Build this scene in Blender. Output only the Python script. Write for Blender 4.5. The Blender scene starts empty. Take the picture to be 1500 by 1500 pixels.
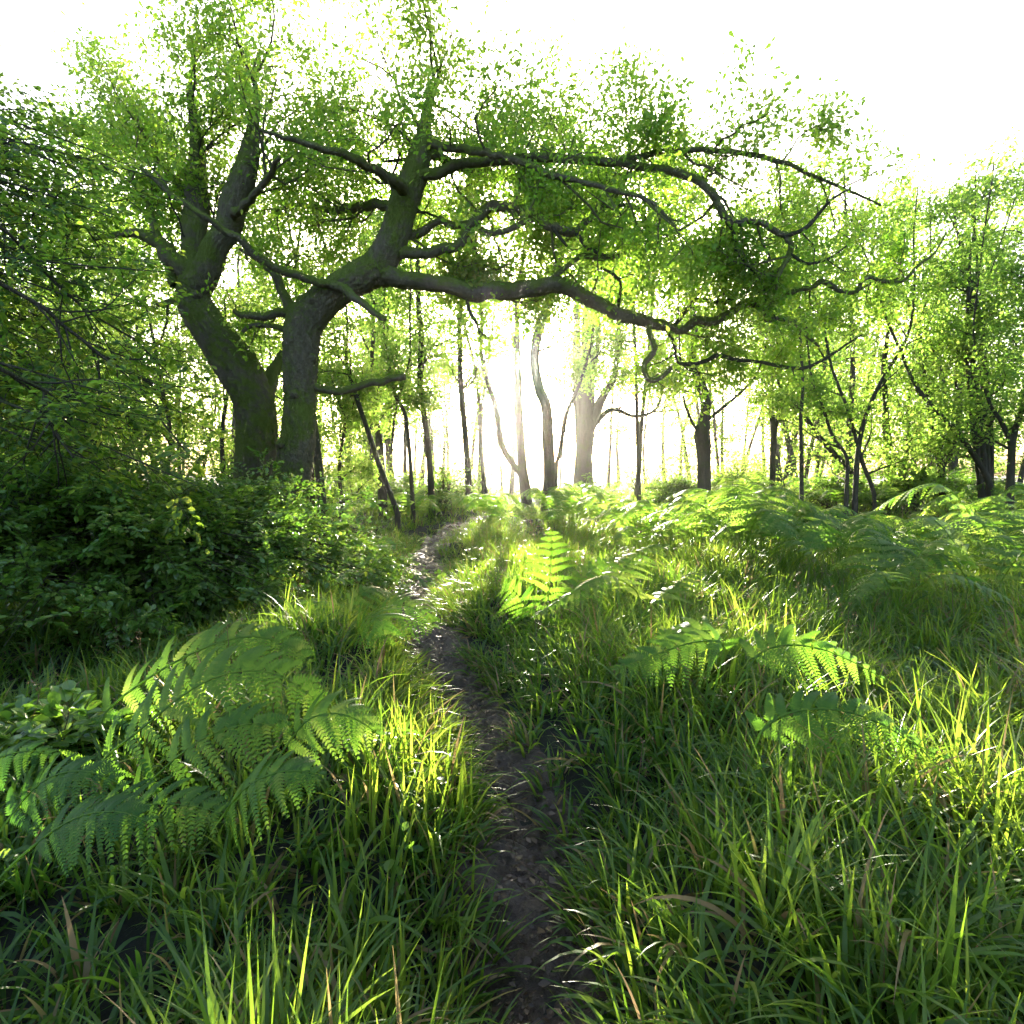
import bpy, math
import numpy as np
from mathutils import Vector

rng = np.random.default_rng(7)
R = math.radians
scene = bpy.context.scene
COL = scene.collection

# ------------------------------------------------------------------ camera
CAM_H = 1.45
PITCH = R(-3.5)
FPX = 894.0                       # focal length in pixels of the 1500 px frame
cam_data = bpy.data.cameras.new('camera')
cam = bpy.data.objects.new('camera', cam_data)
COL.objects.link(cam)
cam.location = (0, 0, CAM_H)
cam.rotation_euler = (math.pi / 2 + PITCH, 0, 0)
cam_data.sensor_fit = 'HORIZONTAL'
cam_data.sensor_width = 36
cam_data.lens = 36 * FPX / 1500
cam_data.clip_start = 0.05
cam_data.clip_end = 4000
scene.camera = cam

# ------------------------------------------------------------------ world, sun, exposure
SUN_EL, SUN_AZ = R(10.3), R(-1.15)
world = bpy.data.worlds.new('World')
scene.world = world
world.use_nodes = True
wt = world.node_tree
wt.nodes.clear()
sky = wt.nodes.new('ShaderNodeTexSky')
sky.sky_type = 'NISHITA'
sky.sun_disc = False
sky.sun_elevation = SUN_EL
sky.sun_rotation = SUN_AZ
sky.air_density = .7
sky.dust_density = 5.0
sky.ozone_density = 1.0
bg = wt.nodes.new('ShaderNodeBackground')
bg.inputs['Strength'].default_value = 0.15
wo = wt.nodes.new('ShaderNodeOutputWorld')
wt.links.new(sky.outputs[0], bg.inputs[0])
wt.links.new(bg.outputs[0], wo.inputs[0])

sun_data = bpy.data.lights.new('sun', 'SUN')
sun_data.energy = 5.0
sun_data.angle = R(0.5)
sun_data.color = (1.0, 0.93, 0.76)
sun = bpy.data.objects.new('sun', sun_data)
COL.objects.link(sun)
SUN_DIR = Vector((math.sin(SUN_AZ) * math.cos(SUN_EL), math.cos(SUN_AZ) * math.cos(SUN_EL), math.sin(SUN_EL)))
sun.rotation_euler = SUN_DIR.to_track_quat('Z', 'Y').to_euler()

vs = scene.view_settings
vs.view_transform = 'Standard'
vs.look = 'None'
vs.exposure = 3.05
vs.gamma = 1.0
cy = scene.cycles
cy.max_bounces = 6
cy.diffuse_bounces = 3
cy.glossy_bounces = 2
cy.transmission_bounces = 4
cy.volume_bounces = 0
cy.transparent_max_bounces = 4
cy.use_denoising = True
cy.sample_clamp_indirect = 6
cy.caustics_reflective = False
cy.caustics_refractive = False

# ------------------------------------------------------------------ numbers
CP, SP = math.cos(PITCH), math.sin(PITCH)


def at(px, py, Y):
    """World point at distance Y seen at pixel (px, py) of the 1500 px photograph."""
    u = (px - 750) / FPX
    v = (750 - py) / FPX
    dy = CP - v * SP
    dz = SP + v * CP
    k = Y / dy
    return np.array([u * k, Y, CAM_H + dz * k])


def unit(v):
    v = np.asarray(v, float)
    n = np.linalg.norm(v, axis=-1, keepdims=True)
    return v / np.maximum(n, 1e-9)


PATH_PX = [(800, 1500, 1.55), (768, 1215, 2.48), (708, 1110, 3.15), (672, 1030, 3.85), (636, 985, 4.5), (612, 945, 5.2),
           (603, 905, 6.2), (607, 868, 7.6), (620, 835, 9.3), (630, 808, 11.5), (655, 785, 14), (720, 768, 17), (790, 757, 21)]
PATH = []
for px, py, Y in PATH_PX:
    PATH.append(((px - 750) / FPX * Y * 1.0, Y))
PATH = np.array([(0.28, -1.0), (0.16, 0.6)] + PATH)
# fine centre line
_t = np.linspace(0, len(PATH) - 1, 400)
PATHF = np.stack([np.interp(_t, np.arange(len(PATH)), PATH[:, i]) for i in (0, 1)], 1)
for _ in range(12):
    PATHF[1:-1] = 0.25 * PATHF[:-2] + 0.5 * PATHF[1:-1] + 0.25 * PATHF[2:]


def path_x(y):
    return np.interp(y, PATHF[:, 1], PATHF[:, 0])


def path_half(y):
    return np.interp(y, [-1, 2.4, 3.4, 5, 7, 10, 14, 17, 20], [.19, .19, .185, .21, .22, .24, .2, .12, .0])


_nr = np.random.default_rng(3)
_NW = [(_nr.uniform(-1, 1, 2) * f, _nr.uniform(0, 6.28), a) for f, a in
       [(.25, .10), (.35, .08), (.6, .05), (1.1, .045), (1.6, .035), (2.3, .03), (2.9, .025), (4.1, .018)] for _ in range(2)]


def gz(x, y):
    x = np.asarray(x, float)
    y = np.asarray(y, float)
    z = np.zeros(np.broadcast(x, y).shape)
    for (k, ph, a) in _NW:
        z = z + a * np.sin(k[0] * 2 * x + k[1] * 2 * y + ph)
    far = np.clip((np.hypot(x, y) - 60) / 60, 0, 1)
    z = z * (1 - far)
    z = z + 0.35 * np.clip((x - 2.5) / 8, 0, 1) * np.clip((y - 4) / 8, 0, 1) * (1 - far)
    d = np.abs(x - path_x(y))
    w = path_half(y)
    z = z + np.where(y < 20, 0.07 * np.clip((d - w) / 0.35, 0, 1) * np.clip((20 - y) / 8, 0, 1), 0)
    return z


# ------------------------------------------------------------------ materials
def new_mat(name):
    m = bpy.data.materials.new(name)
    m.use_nodes = True
    nt = m.node_tree
    nt.nodes.clear()
    out = nt.nodes.new('ShaderNodeOutputMaterial')
    return m, nt, out


def ramp(nt, stops):
    r = nt.nodes.new('ShaderNodeValToRGB')
    el = r.color_ramp.elements
    while len(el) < len(stops):
        el.new(0.5)
    for e, (p, c) in zip(el, stops):
        e.position = p
        e.color = (*c, 1)
    return r


def leaf_mat(name, stops, tstops, rough=0.42, spec=0.35, trans=0.55):
    m, nt, out = new_mat(name)
    a = nt.nodes.new('ShaderNodeAttribute')
    a.attribute_name = 'v'
    r1 = ramp(nt, stops)
    r2 = ramp(nt, tstops)
    nt.links.new(a.outputs['Fac'], r1.inputs[0])
    nt.links.new(a.outputs['Fac'], r2.inputs[0])
    p = nt.nodes.new('ShaderNodeBsdfPrincipled')
    p.inputs['Roughness'].default_value = rough
    p.inputs['Specular IOR Level'].default_value = spec
    t = nt.nodes.new('ShaderNodeBsdfTranslucent')
    mx = nt.nodes.new('ShaderNodeMixShader')
    mx.inputs[0].default_value = trans
    nt.links.new(r1.outputs[0], p.inputs['Base Color'])
    nt.links.new(r2.outputs[0], t.inputs['Color'])
    nt.links.new(p.outputs[0], mx.inputs[1])
    nt.links.new(t.outputs[0], mx.inputs[2])
    nt.links.new(mx.outputs[0], out.inputs[0])
    return m


M_OAKLEAF = leaf_mat('oak_leaf', [(0, (.04, .085, .01)), (.6, (.07, .125, .014)), (1, (.12, .165, .018))],
                     [(0, (.22, .5, .035)), (.6, (.37, .64, .05)), (1, (.54, .7, .08))])
M_BEECHLEAF = leaf_mat('beech_leaf', [(0, (.02, .065, .018)), (.6, (.038, .1, .02)), (1, (.075, .14, .022))],
                       [(0, (.15, .37, .03)), (.6, (.32, .54, .045)), (1, (.54, .64, .07))], rough=.38, spec=.4)
M_WOODLEAF = leaf_mat('woodland_leaf', [(0, (.035, .085, .012)), (.6, (.065, .125, .018)), (1, (.11, .16, .02))],
                      [(0, (.2, .43, .04)), (.6, (.35, .57, .07)), (1, (.52, .67, .12))])
M_BUSHLEAF = leaf_mat('bush_leaf', [(0, (.055, .115, .02)), (.6, (.09, .165, .026)), (1, (.14, .2, .035))],
                      [(0, (.12, .32, .03)), (.6, (.26, .48, .04)), (1, (.46, .6, .06))], rough=.33, spec=.75, trans=.42)
M_FERN = leaf_mat('bracken_leaf', [(0, (.032, .085, .012)), (.6, (.062, .135, .018)), (1, (.12, .18, .03))],
                  [(0, (.11, .3, .025)), (.6, (.225, .44, .032)), (1, (.46, .58, .09))], rough=.45, spec=.25, trans=.48)
M_GRASS = leaf_mat('woodrush_blade', [(0, (.028, .072, .012)), (.45, (.065, .125, .016)), (.82, (.12, .165, .02)), (.9, (.2, .15, .05)), (1, (.3, .19, .09))],
                   [(0, (.12, .27, .02)), (.45, (.28, .46, .03)), (.82, (.5, .6, .06)), (.9, (.3, .24, .08)), (1, (.34, .22, .1))], rough=.4, spec=.4, trans=.47)


def bark_mat(name, dark, light, moss, moss_amt=0.5, scale=1.0):
    m, nt, out = new_mat(name)
    N, L = nt.nodes, nt.links
    tc = N.new('ShaderNodeTexCoord')
    mp = N.new('ShaderNodeMapping')
    mp.inputs['Scale'].default_value = (15 * scale, 15 * scale, 4 * scale)
    L.new(tc.outputs['Object'], mp.inputs[0])
    vo = N.new('ShaderNodeTexVoronoi')
    vo.feature = 'DISTANCE_TO_EDGE'
    no = N.new('ShaderNodeTexNoise')
    no.inputs['Scale'].default_value = 1.2
    no.inputs['Detail'].default_value = 6
    L.new(mp.outputs[0], no.inputs['Vector'])
    ad = N.new('ShaderNodeMixRGB')
    ad.inputs[0].default_value = .35
    L.new(mp.outputs[0], ad.inputs[1])
    L.new(no.outputs['Color'], ad.inputs[2])
    L.new(mp.outputs[0], vo.inputs['Vector'])
    r = ramp(nt, [(0, dark), (.25, tuple(.5 * (a + b) for a, b in zip(dark, light))), (1, light)])
    L.new(no.outputs['Fac'], r.inputs[0])
    # moss where a slow noise says so, more on upward faces
    n2 = N.new('ShaderNodeTexNoise')
    n2.inputs['Scale'].default_value = 2.3
    n2.inputs['Detail'].default_value = 8
    n2.inputs['Roughness'].default_value = .65
    L.new(tc.outputs['Object'], n2.inputs['Vector'])
    ge = N.new('ShaderNodeNewGeometry')
    sx = N.new('ShaderNodeSeparateXYZ')
    L.new(ge.outputs['Normal'], sx.inputs[0])
    ma = N.new('ShaderNodeMath')
    ma.operation = 'MULTIPLY_ADD'
    ma.inputs[1].default_value = .22
    L.new(sx.outputs['Z'], ma.inputs[0])
    L.new(n2.outputs['Fac'], ma.inputs[2])
    r2 = ramp(nt, [(.62 - .25 * moss_amt, (0, 0, 0)), (.78 - .25 * moss_amt, (1, 1, 1))])
    L.new(ma.outputs[0], r2.inputs[0])
    mx = N.new('ShaderNodeMixRGB')
    L.new(r2.outputs[0], mx.inputs[0])
    L.new(r.outputs[0], mx.inputs[1])
    mx.inputs[2].default_value = (*moss, 1)
    p = N.new('ShaderNodeBsdfPrincipled')
    p.inputs['Roughness'].default_value = .9
    p.inputs['Specular IOR Level'].default_value = .2
    L.new(mx.outputs[0], p.inputs['Base Color'])
    mm = N.new('ShaderNodeMath')
    mm.operation = 'MULTIPLY_ADD'
    mm.inputs[1].default_value = .6
    L.new(no.outputs['Fac'], mm.inputs[2])
    L.new(vo.outputs[0], mm.inputs[0])
    b = N.new('ShaderNodeBump')
    b.inputs['Strength'].default_value = 1.0
    b.inputs['Distance'].default_value = .06
    L.new(mm.outputs[0], b.inputs['Height'])
    L.new(b.outputs[0], p.inputs['Normal'])
    L.new(p.outputs[0], out.inputs[0])
    return m


M_OAKBARK = bark_mat('oak_bark', (.035, .03, .02), (.21, .175, .11), (.13, .165, .026), .8)
M_DARKBARK = bark_mat('dark_bark', (.025, .022, .016), (.1, .085, .06), (.06, .075, .018), .4)
M_PALEBARK = bark_mat('pale_bark', (.03, .026, .018), (.12, .1, .07), (.08, .09, .025), .45, .8)


def soil_mat():
    m, nt, out = new_mat('woodland_soil')
    N, L = nt.nodes, nt.links
    tc = N.new('ShaderNodeTexCoord')
    n = N.new('ShaderNodeTexNoise')
    n.inputs['Scale'].default_value = 6
    n.inputs['Detail'].default_value = 10
    n.inputs['Roughness'].default_value = .7
    L.new(tc.outputs['Object'], n.inputs['Vector'])
    r = ramp(nt, [(.3, (.006, .006, .003)), (.55, (.014, .013, .006)), (.75, (.025, .028, .008))])  # brown soil tones pushed darker to stand for deep shade between blades
    L.new(n.outputs['Fac'], r.inputs[0])
    p = N.new('ShaderNodeBsdfPrincipled')
    p.inputs['Roughness'].default_value = .95
    L.new(r.outputs[0], p.inputs['Base Color'])
    b = N.new('ShaderNodeBump')
    b.inputs['Strength'].default_value = .8
    b.inputs['Distance'].default_value = .05
    L.new(n.outputs['Fac'], b.inputs['Height'])
    L.new(b.outputs[0], p.inputs['Normal'])
    L.new(p.outputs[0], out.inputs[0])
    return m


def mud_mat():
    m, nt, out = new_mat('wet_mud')
    N, L = nt.nodes, nt.links
    tc = N.new('ShaderNodeTexCoord')
    n = N.new('ShaderNodeTexNoise')
    n.inputs['Scale'].default_value = 26
    n.inputs['Detail'].default_value = 9
    n.inputs['Roughness'].default_value = .72
    n2 = N.new('ShaderNodeTexNoise')
    n2.inputs['Scale'].default_value = 7
    n2.inputs['Detail'].default_value = 4
    L.new(tc.outputs['Object'], n.inputs['Vector'])
    L.new(tc.outputs['Object'], n2.inputs['Vector'])
    r = ramp(nt, [(.3, (.04, .026, .018)), (.5, (.095, .062, .043)), (.72, (.19, .135, .098))])
    L.new(n.outputs['Fac'], r.inputs[0])
    p = N.new('ShaderNodeBsdfPrincipled')
    r2 = ramp(nt, [(.4, (.16, .16, .16)), (.64, (.5, .5, .5))])
    L.new(n2.outputs['Fac'], r2.inputs[0])
    L.new(r2.outputs[0], p.inputs['Roughness'])
    p.inputs['Specular IOR Level'].default_value = .6
    L.new(r.outputs[0], p.inputs['Base Color'])
    b = N.new('ShaderNodeBump')
    b.inputs['Strength'].default_value = 1.0
    b.inputs['Distance'].default_value = .05
    L.new(n.outputs['Fac'], b.inputs['Height'])
    L.new(b.outputs[0], p.inputs['Normal'])
    L.new(p.outputs[0], out.inputs[0])
    return m


M_SOIL = soil_mat()
M_MUD = mud_mat()
M_LITTER = leaf_mat('dead_leaf', [(0, (.03, .018, .011)), (.6, (.07, .042, .026)), (1, (.16, .105, .06))],
                    [(0, (.05, .025, .012)), (1, (.2, .12, .05))], rough=.5, spec=.4, trans=.2)
M_STRAW = leaf_mat('dry_stalk', [(0, (.1, .06, .03)), (1, (.26, .17, .09))], [(0, (.15, .09, .04)), (1, (.3, .2, .1))], trans=.25)


# ------------------------------------------------------------------ mesh building
class MB:
    def __init__(self):
        self.v, self.q, self.t, self.a, self.n = [], [], [], [], 0

    def add(self, verts, quads=None, tris=None, val=0.5):
        verts = np.asarray(verts, np.float32).reshape(-1, 3)
        k = len(verts)
        self.v.append(verts)
        a = np.empty(k, np.float32)
        a[:] = val
        self.a.append(a)
        if quads is not None and len(quads):
            self.q.append(np.asarray(quads, np.int32).reshape(-1, 4) + self.n)
        if tris is not None and len(tris):
            self.t.append(np.asarray(tris, np.int32).reshape(-1, 3) + self.n)
        self.n += k

    def mesh(self, name, mat, smooth=True):
        me = bpy.data.meshes.new(name)
        if self.n == 0:
            return me
        v = np.concatenate(self.v)
        q = np.concatenate(self.q) if self.q else np.zeros((0, 4), np.int32)
        t = np.concatenate(self.t) if self.t else np.zeros((0, 3), np.int32)
        nl = q.size + t.size
        me.vertices.add(len(v))
        me.vertices.foreach_set('co', v.ravel())
        me.loops.add(nl)
        me.loops.foreach_set('vertex_index', np.concatenate([q.ravel(), t.ravel()]).astype(np.int32))
        me.polygons.add(len(q) + len(t))
        st = np.concatenate([np.arange(len(q)) * 4, q.size + np.arange(len(t)) * 3]).astype(np.int32)
        me.polygons.foreach_set('loop_start', st)
        me.polygons.foreach_set('use_smooth', np.full(len(q) + len(t), smooth))
        me.update(calc_edges=True)
        at_ = me.attributes.new('v', 'FLOAT', 'POINT')
        at_.data.foreach_set('value', np.concatenate(self.a))
        me.materials.append(mat)
        return me


def link(name, data, parent=None, loc=None):
    o = bpy.data.objects.new(name, data)
    COL.objects.link(o)
    if parent is not None:
        o.parent = parent
    if loc is not None:
        o.location = loc
    return o


def tag(o, label=None, cat=None, group=None, kind=None):
    if label:
        o['label'] = label
    if cat:
        o['category'] = cat
    if group:
        o['group'] = group
    if kind:
        o['kind'] = kind
    return o


def thing(name, label, cat, loc, group=None):
    o = link(name, None, None, loc)
    return tag(o, label, cat, group)


def part(name, mb, mat, root, smooth=True):
    """One mesh under ROOT; its vertices were built in world coordinates."""
    off = np.array(root.location, np.float32)
    for i in range(len(mb.v)):
        mb.v[i] = mb.v[i] - off
    return link(name, mb.mesh(name, mat, smooth), root)


def spline(pts, n):
    """Catmull-Rom through rows of pts (any number of columns), n samples."""
    p = np.asarray(pts, float)
    if len(p) == 2:
        return p[0] + (p[1] - p[0]) * np.linspace(0, 1, n)[:, None]
    e = np.vstack([2 * p[0] - p[1], p, 2 * p[-1] - p[-2]])
    u = np.linspace(0, len(p) - 1, n)
    i = np.minimum(u.astype(int), len(p) - 2)
    f = (u - i)[:, None]
    a, b, c, d = e[i], e[i + 1], e[i + 2], e[i + 3]
    return .5 * (2 * b + (c - a) * f + (2 * a - 5 * b + 4 * c - d) * f * f + (3 * b - a - 3 * c + d) * f ** 3)


_tube_faces = {}


def tube(mb, pts, rad, k=6, rough=0.0, cap=True, val=0.5, ridge=0.0):
    pts = np.asarray(pts, float)
    n = len(pts)
    rad = np.broadcast_to(np.asarray(rad, float), (n,))
    tan = np.gradient(pts, axis=0)
    tan = unit(tan)
    ref = np.array([0., 0., 1.]) if abs(tan[:, 2]).mean() < .8 else np.array([0., 1., 0.])
    s = unit(np.cross(tan, ref))
    b = np.cross(s, tan)
    ang = np.linspace(0, 2 * math.pi, k, endpoint=False)
    rr = rad[:, None] * np.ones(k)[None]
    if rough:
        ph = rng.uniform(0, 6.28, 6)
        z = np.arange(n)[:, None] * 1.0
        L = np.r_[0, np.cumsum(np.linalg.norm(np.diff(pts, axis=0), axis=1))][:, None] / max(rad.mean(), .01)
        rr = rr * (1 + rough * (.5 * np.sin(2 * ang + L * .35 + ph[0]) + .35 * np.sin(3 * ang - L * .5 + ph[1]) + .3 * np.sin(5 * ang + L * .21 + ph[2])
                                + .35 * np.sin(L * .9 + ph[3]) + .2 * np.sin(L * 2.1 + 2 * ang + ph[4]) + .25 * rng.normal(size=rr.shape)))
    if ridge:                                              # furrowed bark
        z = np.r_[0, np.cumsum(np.linalg.norm(np.diff(pts, axis=0), axis=1))][:, None]
        w1 = np.abs(np.sin(9 * ang + 1.5 * np.sin(z * 5 + ang * 2) + .8 * np.sin(z * 13 + 3 * ang)))
        w2 = np.abs(np.sin(14 * ang + 2.2 * np.sin(z * 7 - ang * 3) + 1.1 * np.sin(z * 23)))
        rr = rr * (1 + ridge * (w1 + .7 * w2 - .9) + ridge * .5 * rng.normal(size=rr.shape) * .6)
    v = pts[:, None, :] + rr[..., None] * (np.cos(ang)[None, :, None] * s[:, None, :] + np.sin(ang)[None, :, None] * b[:, None, :])
    key = (n, k)
    if key not in _tube_faces:
        i, j = np.meshgrid(np.arange(n - 1), np.arange(k), indexing='ij')
        j2 = (j + 1) % k
        _tube_faces[key] = np.stack([i * k + j, i * k + j2, (i + 1) * k + j2, (i + 1) * k + j], -1).reshape(-1, 4)
    mb.add(v.reshape(-1, 3), _tube_faces[key], val=val)
    if cap:
        last = v[-1]
        c = last.mean(0) + tan[-1] * rad[-1] * .5
        tri = [(j, (j + 1) % k, k) for j in range(k)]
        mb.add(np.vstack([last, c]), None, tri, val=val)


# leaf templates: x across, y along, z out of the blade
LEAF_SIMPLE = (np.array([(0, 0, 0), (-.32, .5, .09), (0, 1, -.06), (.32, .5, .09)]), np.array([(0, 2, 1), (0, 3, 2)]))
LEAF_FULL = (np.array([(0, 0, 0), (-.24, .22, .05), (-.33, .52, .08), (-.2, .82, .03), (0, 1.0, -.07), (.2, .82, .03), (.33, .52, .08), (.24, .22, .05), (0, .5, 0)]),
             np.array([(0, 8, 1), (1, 8, 2), (2, 8, 3), (3, 8, 4), (4, 8, 5), (5, 8, 6), (6, 8, 7), (7, 8, 0)]))
LEAF_OAK = (np.array([(0, 0, 0), (-.13, .2, .03), (-.1, .32, .02), (-.27, .45, .07), (-.18, .55, .04), (-.3, .72, .06), (-.13, .92, 0), (0, 1, -.05),
                      (.13, .92, 0), (.3, .72, .06), (.18, .55, .04), (.27, .45, .07), (.1, .32, .02), (.13, .2, .03), (0, .55, 0)]),
            np.array([(i, 14, i + 1) for i in range(13)] + [(13, 14, 0)]))


def add_leaves(mb, pos, d, nrm, size, val, tmpl):
    pos, d, nrm = (np.asarray(a, float) for a in (pos, d, nrm))
    n = len(pos)
    if n == 0:
        return
    d = unit(d)
    side = unit(np.cross(d, nrm))
    up = np.cross(side, d)
    tv, tf = tmpl
    size = np.broadcast_to(np.asarray(size, float), (n,))
    v = pos[:, None] + size[:, None, None] * (tv[None, :, 0:1] * side[:, None] + tv[None, :, 1:2] * d[:, None] + tv[None, :, 2:3] * up[:, None])
    k = len(tv)
    f = tf[None] + (np.arange(n) * k)[:, None, None]
    mb.add(v.reshape(-1, 3), None, f.reshape(-1, 3), val=np.repeat(np.clip(val, 0, 1), k))


def walk(p, d, L, n, gnarl, trop, rg):
    """A wandering branch: n+1 points from p along d."""
    pts = [np.array(p, float)]
    d = unit(d)
    st = L / n
    for _ in range(n):
        d = unit(d + rg.normal(size=3) * gnarl + np.array([0, 0, trop]))
        pts.append(pts[-1] + d * st)
    return np.array(pts)


def side_dir(t, ang, rg, flat=0.0):
    """A direction leaving tangent t at angle ang; flat pulls it to the horizontal."""
    r = rg.normal(size=3)
    r[2] *= (1 - flat)
    r = r - t * (r @ t)
    r = unit(r)
    return unit(t * math.cos(ang) + r * math.sin(ang))


_TE = math.tan(SUN_EL)


def gap(pos, rg):
    """True for the leaves that stay: the low sun finds a gap in the wood towards the clearing."""
    x, y, z = pos[:, 0], pos[:, 1], pos[:, 2]
    land = y - (z - .2) / _TE
    xl = x - (y - land) * math.tan(SUN_AZ)
    patch = np.sin(xl * 1.1 + 1.2 * np.sin(land * .7)) + np.sin(land * 1.3 + .9 * xl) + .4
    drop = (y > 10.5) & (land > .5) & (land < 14) & (xl > -2.6) & (xl < 9) & (rg.uniform(0, 1, len(x)) < np.clip(.86 + .14 * patch, .55, .985))  # culls leaves by where their shadow lands, so sun reaches the clearing
    zo = z - (y - 9) * _TE
    drop |= (y > 10.5) & (zo > 2.8) & (zo < 6.5) & (x > -4.5) & (x < 6) & (rg.uniform(0, 1, len(x)) < .45)
    return ~drop


class Crown:
    """Collects twigs' leaves."""

    def __init__(self, style, size, per_twig, tmpl, bright=.5):
        self.P, self.D, self.N, self.S, self.V = [], [], [], [], []
        self.style, self.size, self.per, self.tmpl, self.bright = style, size, per_twig, tmpl, bright

    def twig(self, pts, rg):
        n = max(2, int(self.per * rg.uniform(.7, 1.3)))
        u = rg.uniform(.12, 1.0, n) ** .8 * (len(pts) - 1)
        i = np.minimum(u.astype(int), len(pts) - 2)
        f = (u - i)[:, None]
        p = pts[i] * (1 - f) + pts[i + 1] * f
        t = unit(pts[-1] - pts[0])
        if self.style == 'planar':
            nr = unit(np.array([0, 0, 1.]) + rg.normal(size=3) * .28)
            s = unit(np.cross(t, nr))
            sg = rg.choice([-1, 1], n)[:, None]
            d = t * rg.uniform(.3, .9, (n, 1)) + s * sg * rg.uniform(.5, 1, (n, 1)) + rg.normal(size=(n, 3)) * .15
            d[:, 2] -= .12
            nn = nr + rg.normal(size=(n, 3)) * .25
            p = p + s * sg * self.size * rg.uniform(0, 1.2, (n, 1))
        else:
            d = t * .6 + rg.normal(size=(n, 3)) * .75
            d[:, 2] -= .1
            nn = np.array([0, 0, .9]) + rg.normal(size=(n, 3)) * .6
            p = p + rg.normal(size=(n, 3)) * self.size * 1.5
        self.P.append(p)
        self.D.append(d)
        self.N.append(nn)
        self.S.append(self.size * rg.uniform(.65, 1.2, n))
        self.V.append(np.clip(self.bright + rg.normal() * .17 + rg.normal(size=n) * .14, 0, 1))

    def flush(self, mb):
        if self.P:
            P, D, N, S, V = (np.concatenate(a) for a in (self.P, self.D, self.N, self.S, self.V))
            k = gap(P, np.random.default_rng(len(P)))
            add_leaves(mb, P[k], D[k], N[k], S[k], V[k], self.tmpl)


def ramify(wood, crown, pts, rad, rg, n_sub, L_sub, levels, gnarl=.25, trop=.06, ang=(.6, 1.2), flat=0., u0=.15, keep=None, k=5, taper=.5, u1=.2):
    """Spawn sub-branches along pts, down to leafy twigs."""
    n = len(pts)
    for j in range(n_sub):
        u = (u0 + (1 - u0) * (j + rg.uniform(.1, .9)) / n_sub) * (n - 1)
        i = min(int(u), n - 2)
        f = u - i
        p = pts[i] * (1 - f) + pts[i + 1] * f
        t = unit(pts[i + 1] - pts[i])
        r0 = (rad[i] * (1 - f) + rad[i + 1] * f)
        d = side_dir(t, rg.uniform(*ang), rg, flat)
        L = L_sub * rg.uniform(.55, 1.2)
        if keep is not None and not keep(p + d * L):
            continue
        seg = 5 if levels > 1 else 3
        q = walk(p, d, L, seg, gnarl, trop, rg)
        r = min(r0 * .6, L * .016 + .002)
        rr = np.linspace(r, max(r * .35, .0018), len(q))
        tube(wood, q, rr, k=max(3, k), cap=False)
        if levels <= 1:
            crown.twig(q, rg)
        else:
            ramify(wood, crown, q, rr, rg, max(3, int(n_sub * .75)) if levels > 2 else 5, L * taper, levels - 1, gnarl, trop, ang, flat, u1, keep, 3, taper, u1)
            crown.twig(q[-3:], rg)


# ------------------------------------------------------------------ ground and path
def grid_axis(lo, hi, near, far_step):
    a = [0.0]
    while a[-1] < hi:
        a.append(a[-1] + near + far_step * a[-1])
    return np.array(a)


gx = grid_axis(0, 700, .12, .035)
xs = np.concatenate([-gx[::-1][:-1], gx])
ys = np.concatenate([-grid_axis(0, 30, .3, .1)[::-1][:-1], grid_axis(0, 1400, .12, .02)])
X, Y = np.meshgrid(xs, ys, indexing='ij')
Z = gz(X, Y) - 0.03
mb = MB()
nx, ny = X.shape
ii, jj = np.meshgrid(np.arange(nx - 1), np.arange(ny - 1), indexing='ij')
mb.add(np.stack([X, Y, Z], -1).reshape(-1, 3),
       np.stack([ii * ny + jj, (ii + 1) * ny + jj, (ii + 1) * ny + jj + 1, ii * ny + jj + 1], -1).reshape(-1, 4))
ground = link('ground', mb.mesh('ground', M_SOIL))
tag(ground, 'dark brown woodland soil, deepened for the shade under the grass and bracken', 'ground', kind='structure')

mb = MB()
py_ = np.r_[np.linspace(-.8, 7, 1100), np.linspace(7.03, 19.5, 300)]
nw = 33
pv = []
_cw = [(np.random.default_rng(90 + i).uniform(-1, 1, 2) * f, i * 1.7, a) for i, (f, a) in enumerate([(18, .008), (25, .008), (34, .007), (47, .006), (60, .006), (85, .005), (110, .004), (140, .003)])]


def clod(x, y):
    # trodden mud: heel marks and clods
    h = sum(a * np.sin(k[0] * x + k[1] * y + p + 1.5 * np.sin(9 * x + 7 * y + p)) for k, p, a in _cw)
    return np.abs(h) * 1.6 - .01


prg = np.random.default_rng(5)
for y in py_:
    w = path_half(y) * (1 + .12 * math.sin(y * 3.1) + .1 * math.sin(y * 7.3 + 1)) + .14
    u = np.linspace(-1, 1, nw)
    x = path_x(y) + u * w
    z = gz(x, np.full(nw, y)) - .015 + .018 * (1 - u ** 2) * np.sin(x * 21 + y * 13) * np.sin(y * 17 - x * 9) + clod(x, y) * (1 - u ** 4) - .03 * u ** 6 + .006
    pv.append(np.stack([x, np.full(nw, y), z], -1))
pv = np.array(pv)
ii, jj = np.meshgrid(np.arange(len(py_) - 1), np.arange(nw - 1), indexing='ij')
mb.add(pv.reshape(-1, 3), np.stack([ii * nw + jj, ii * nw + jj + 1, (ii + 1) * nw + jj + 1, (ii + 1) * nw + jj], -1).reshape(-1, 4))
path = link('path', mb.mesh('path', M_MUD))
tag(path, 'narrow wet muddy footpath winding between the grass tussocks', 'path', kind='structure')

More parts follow.
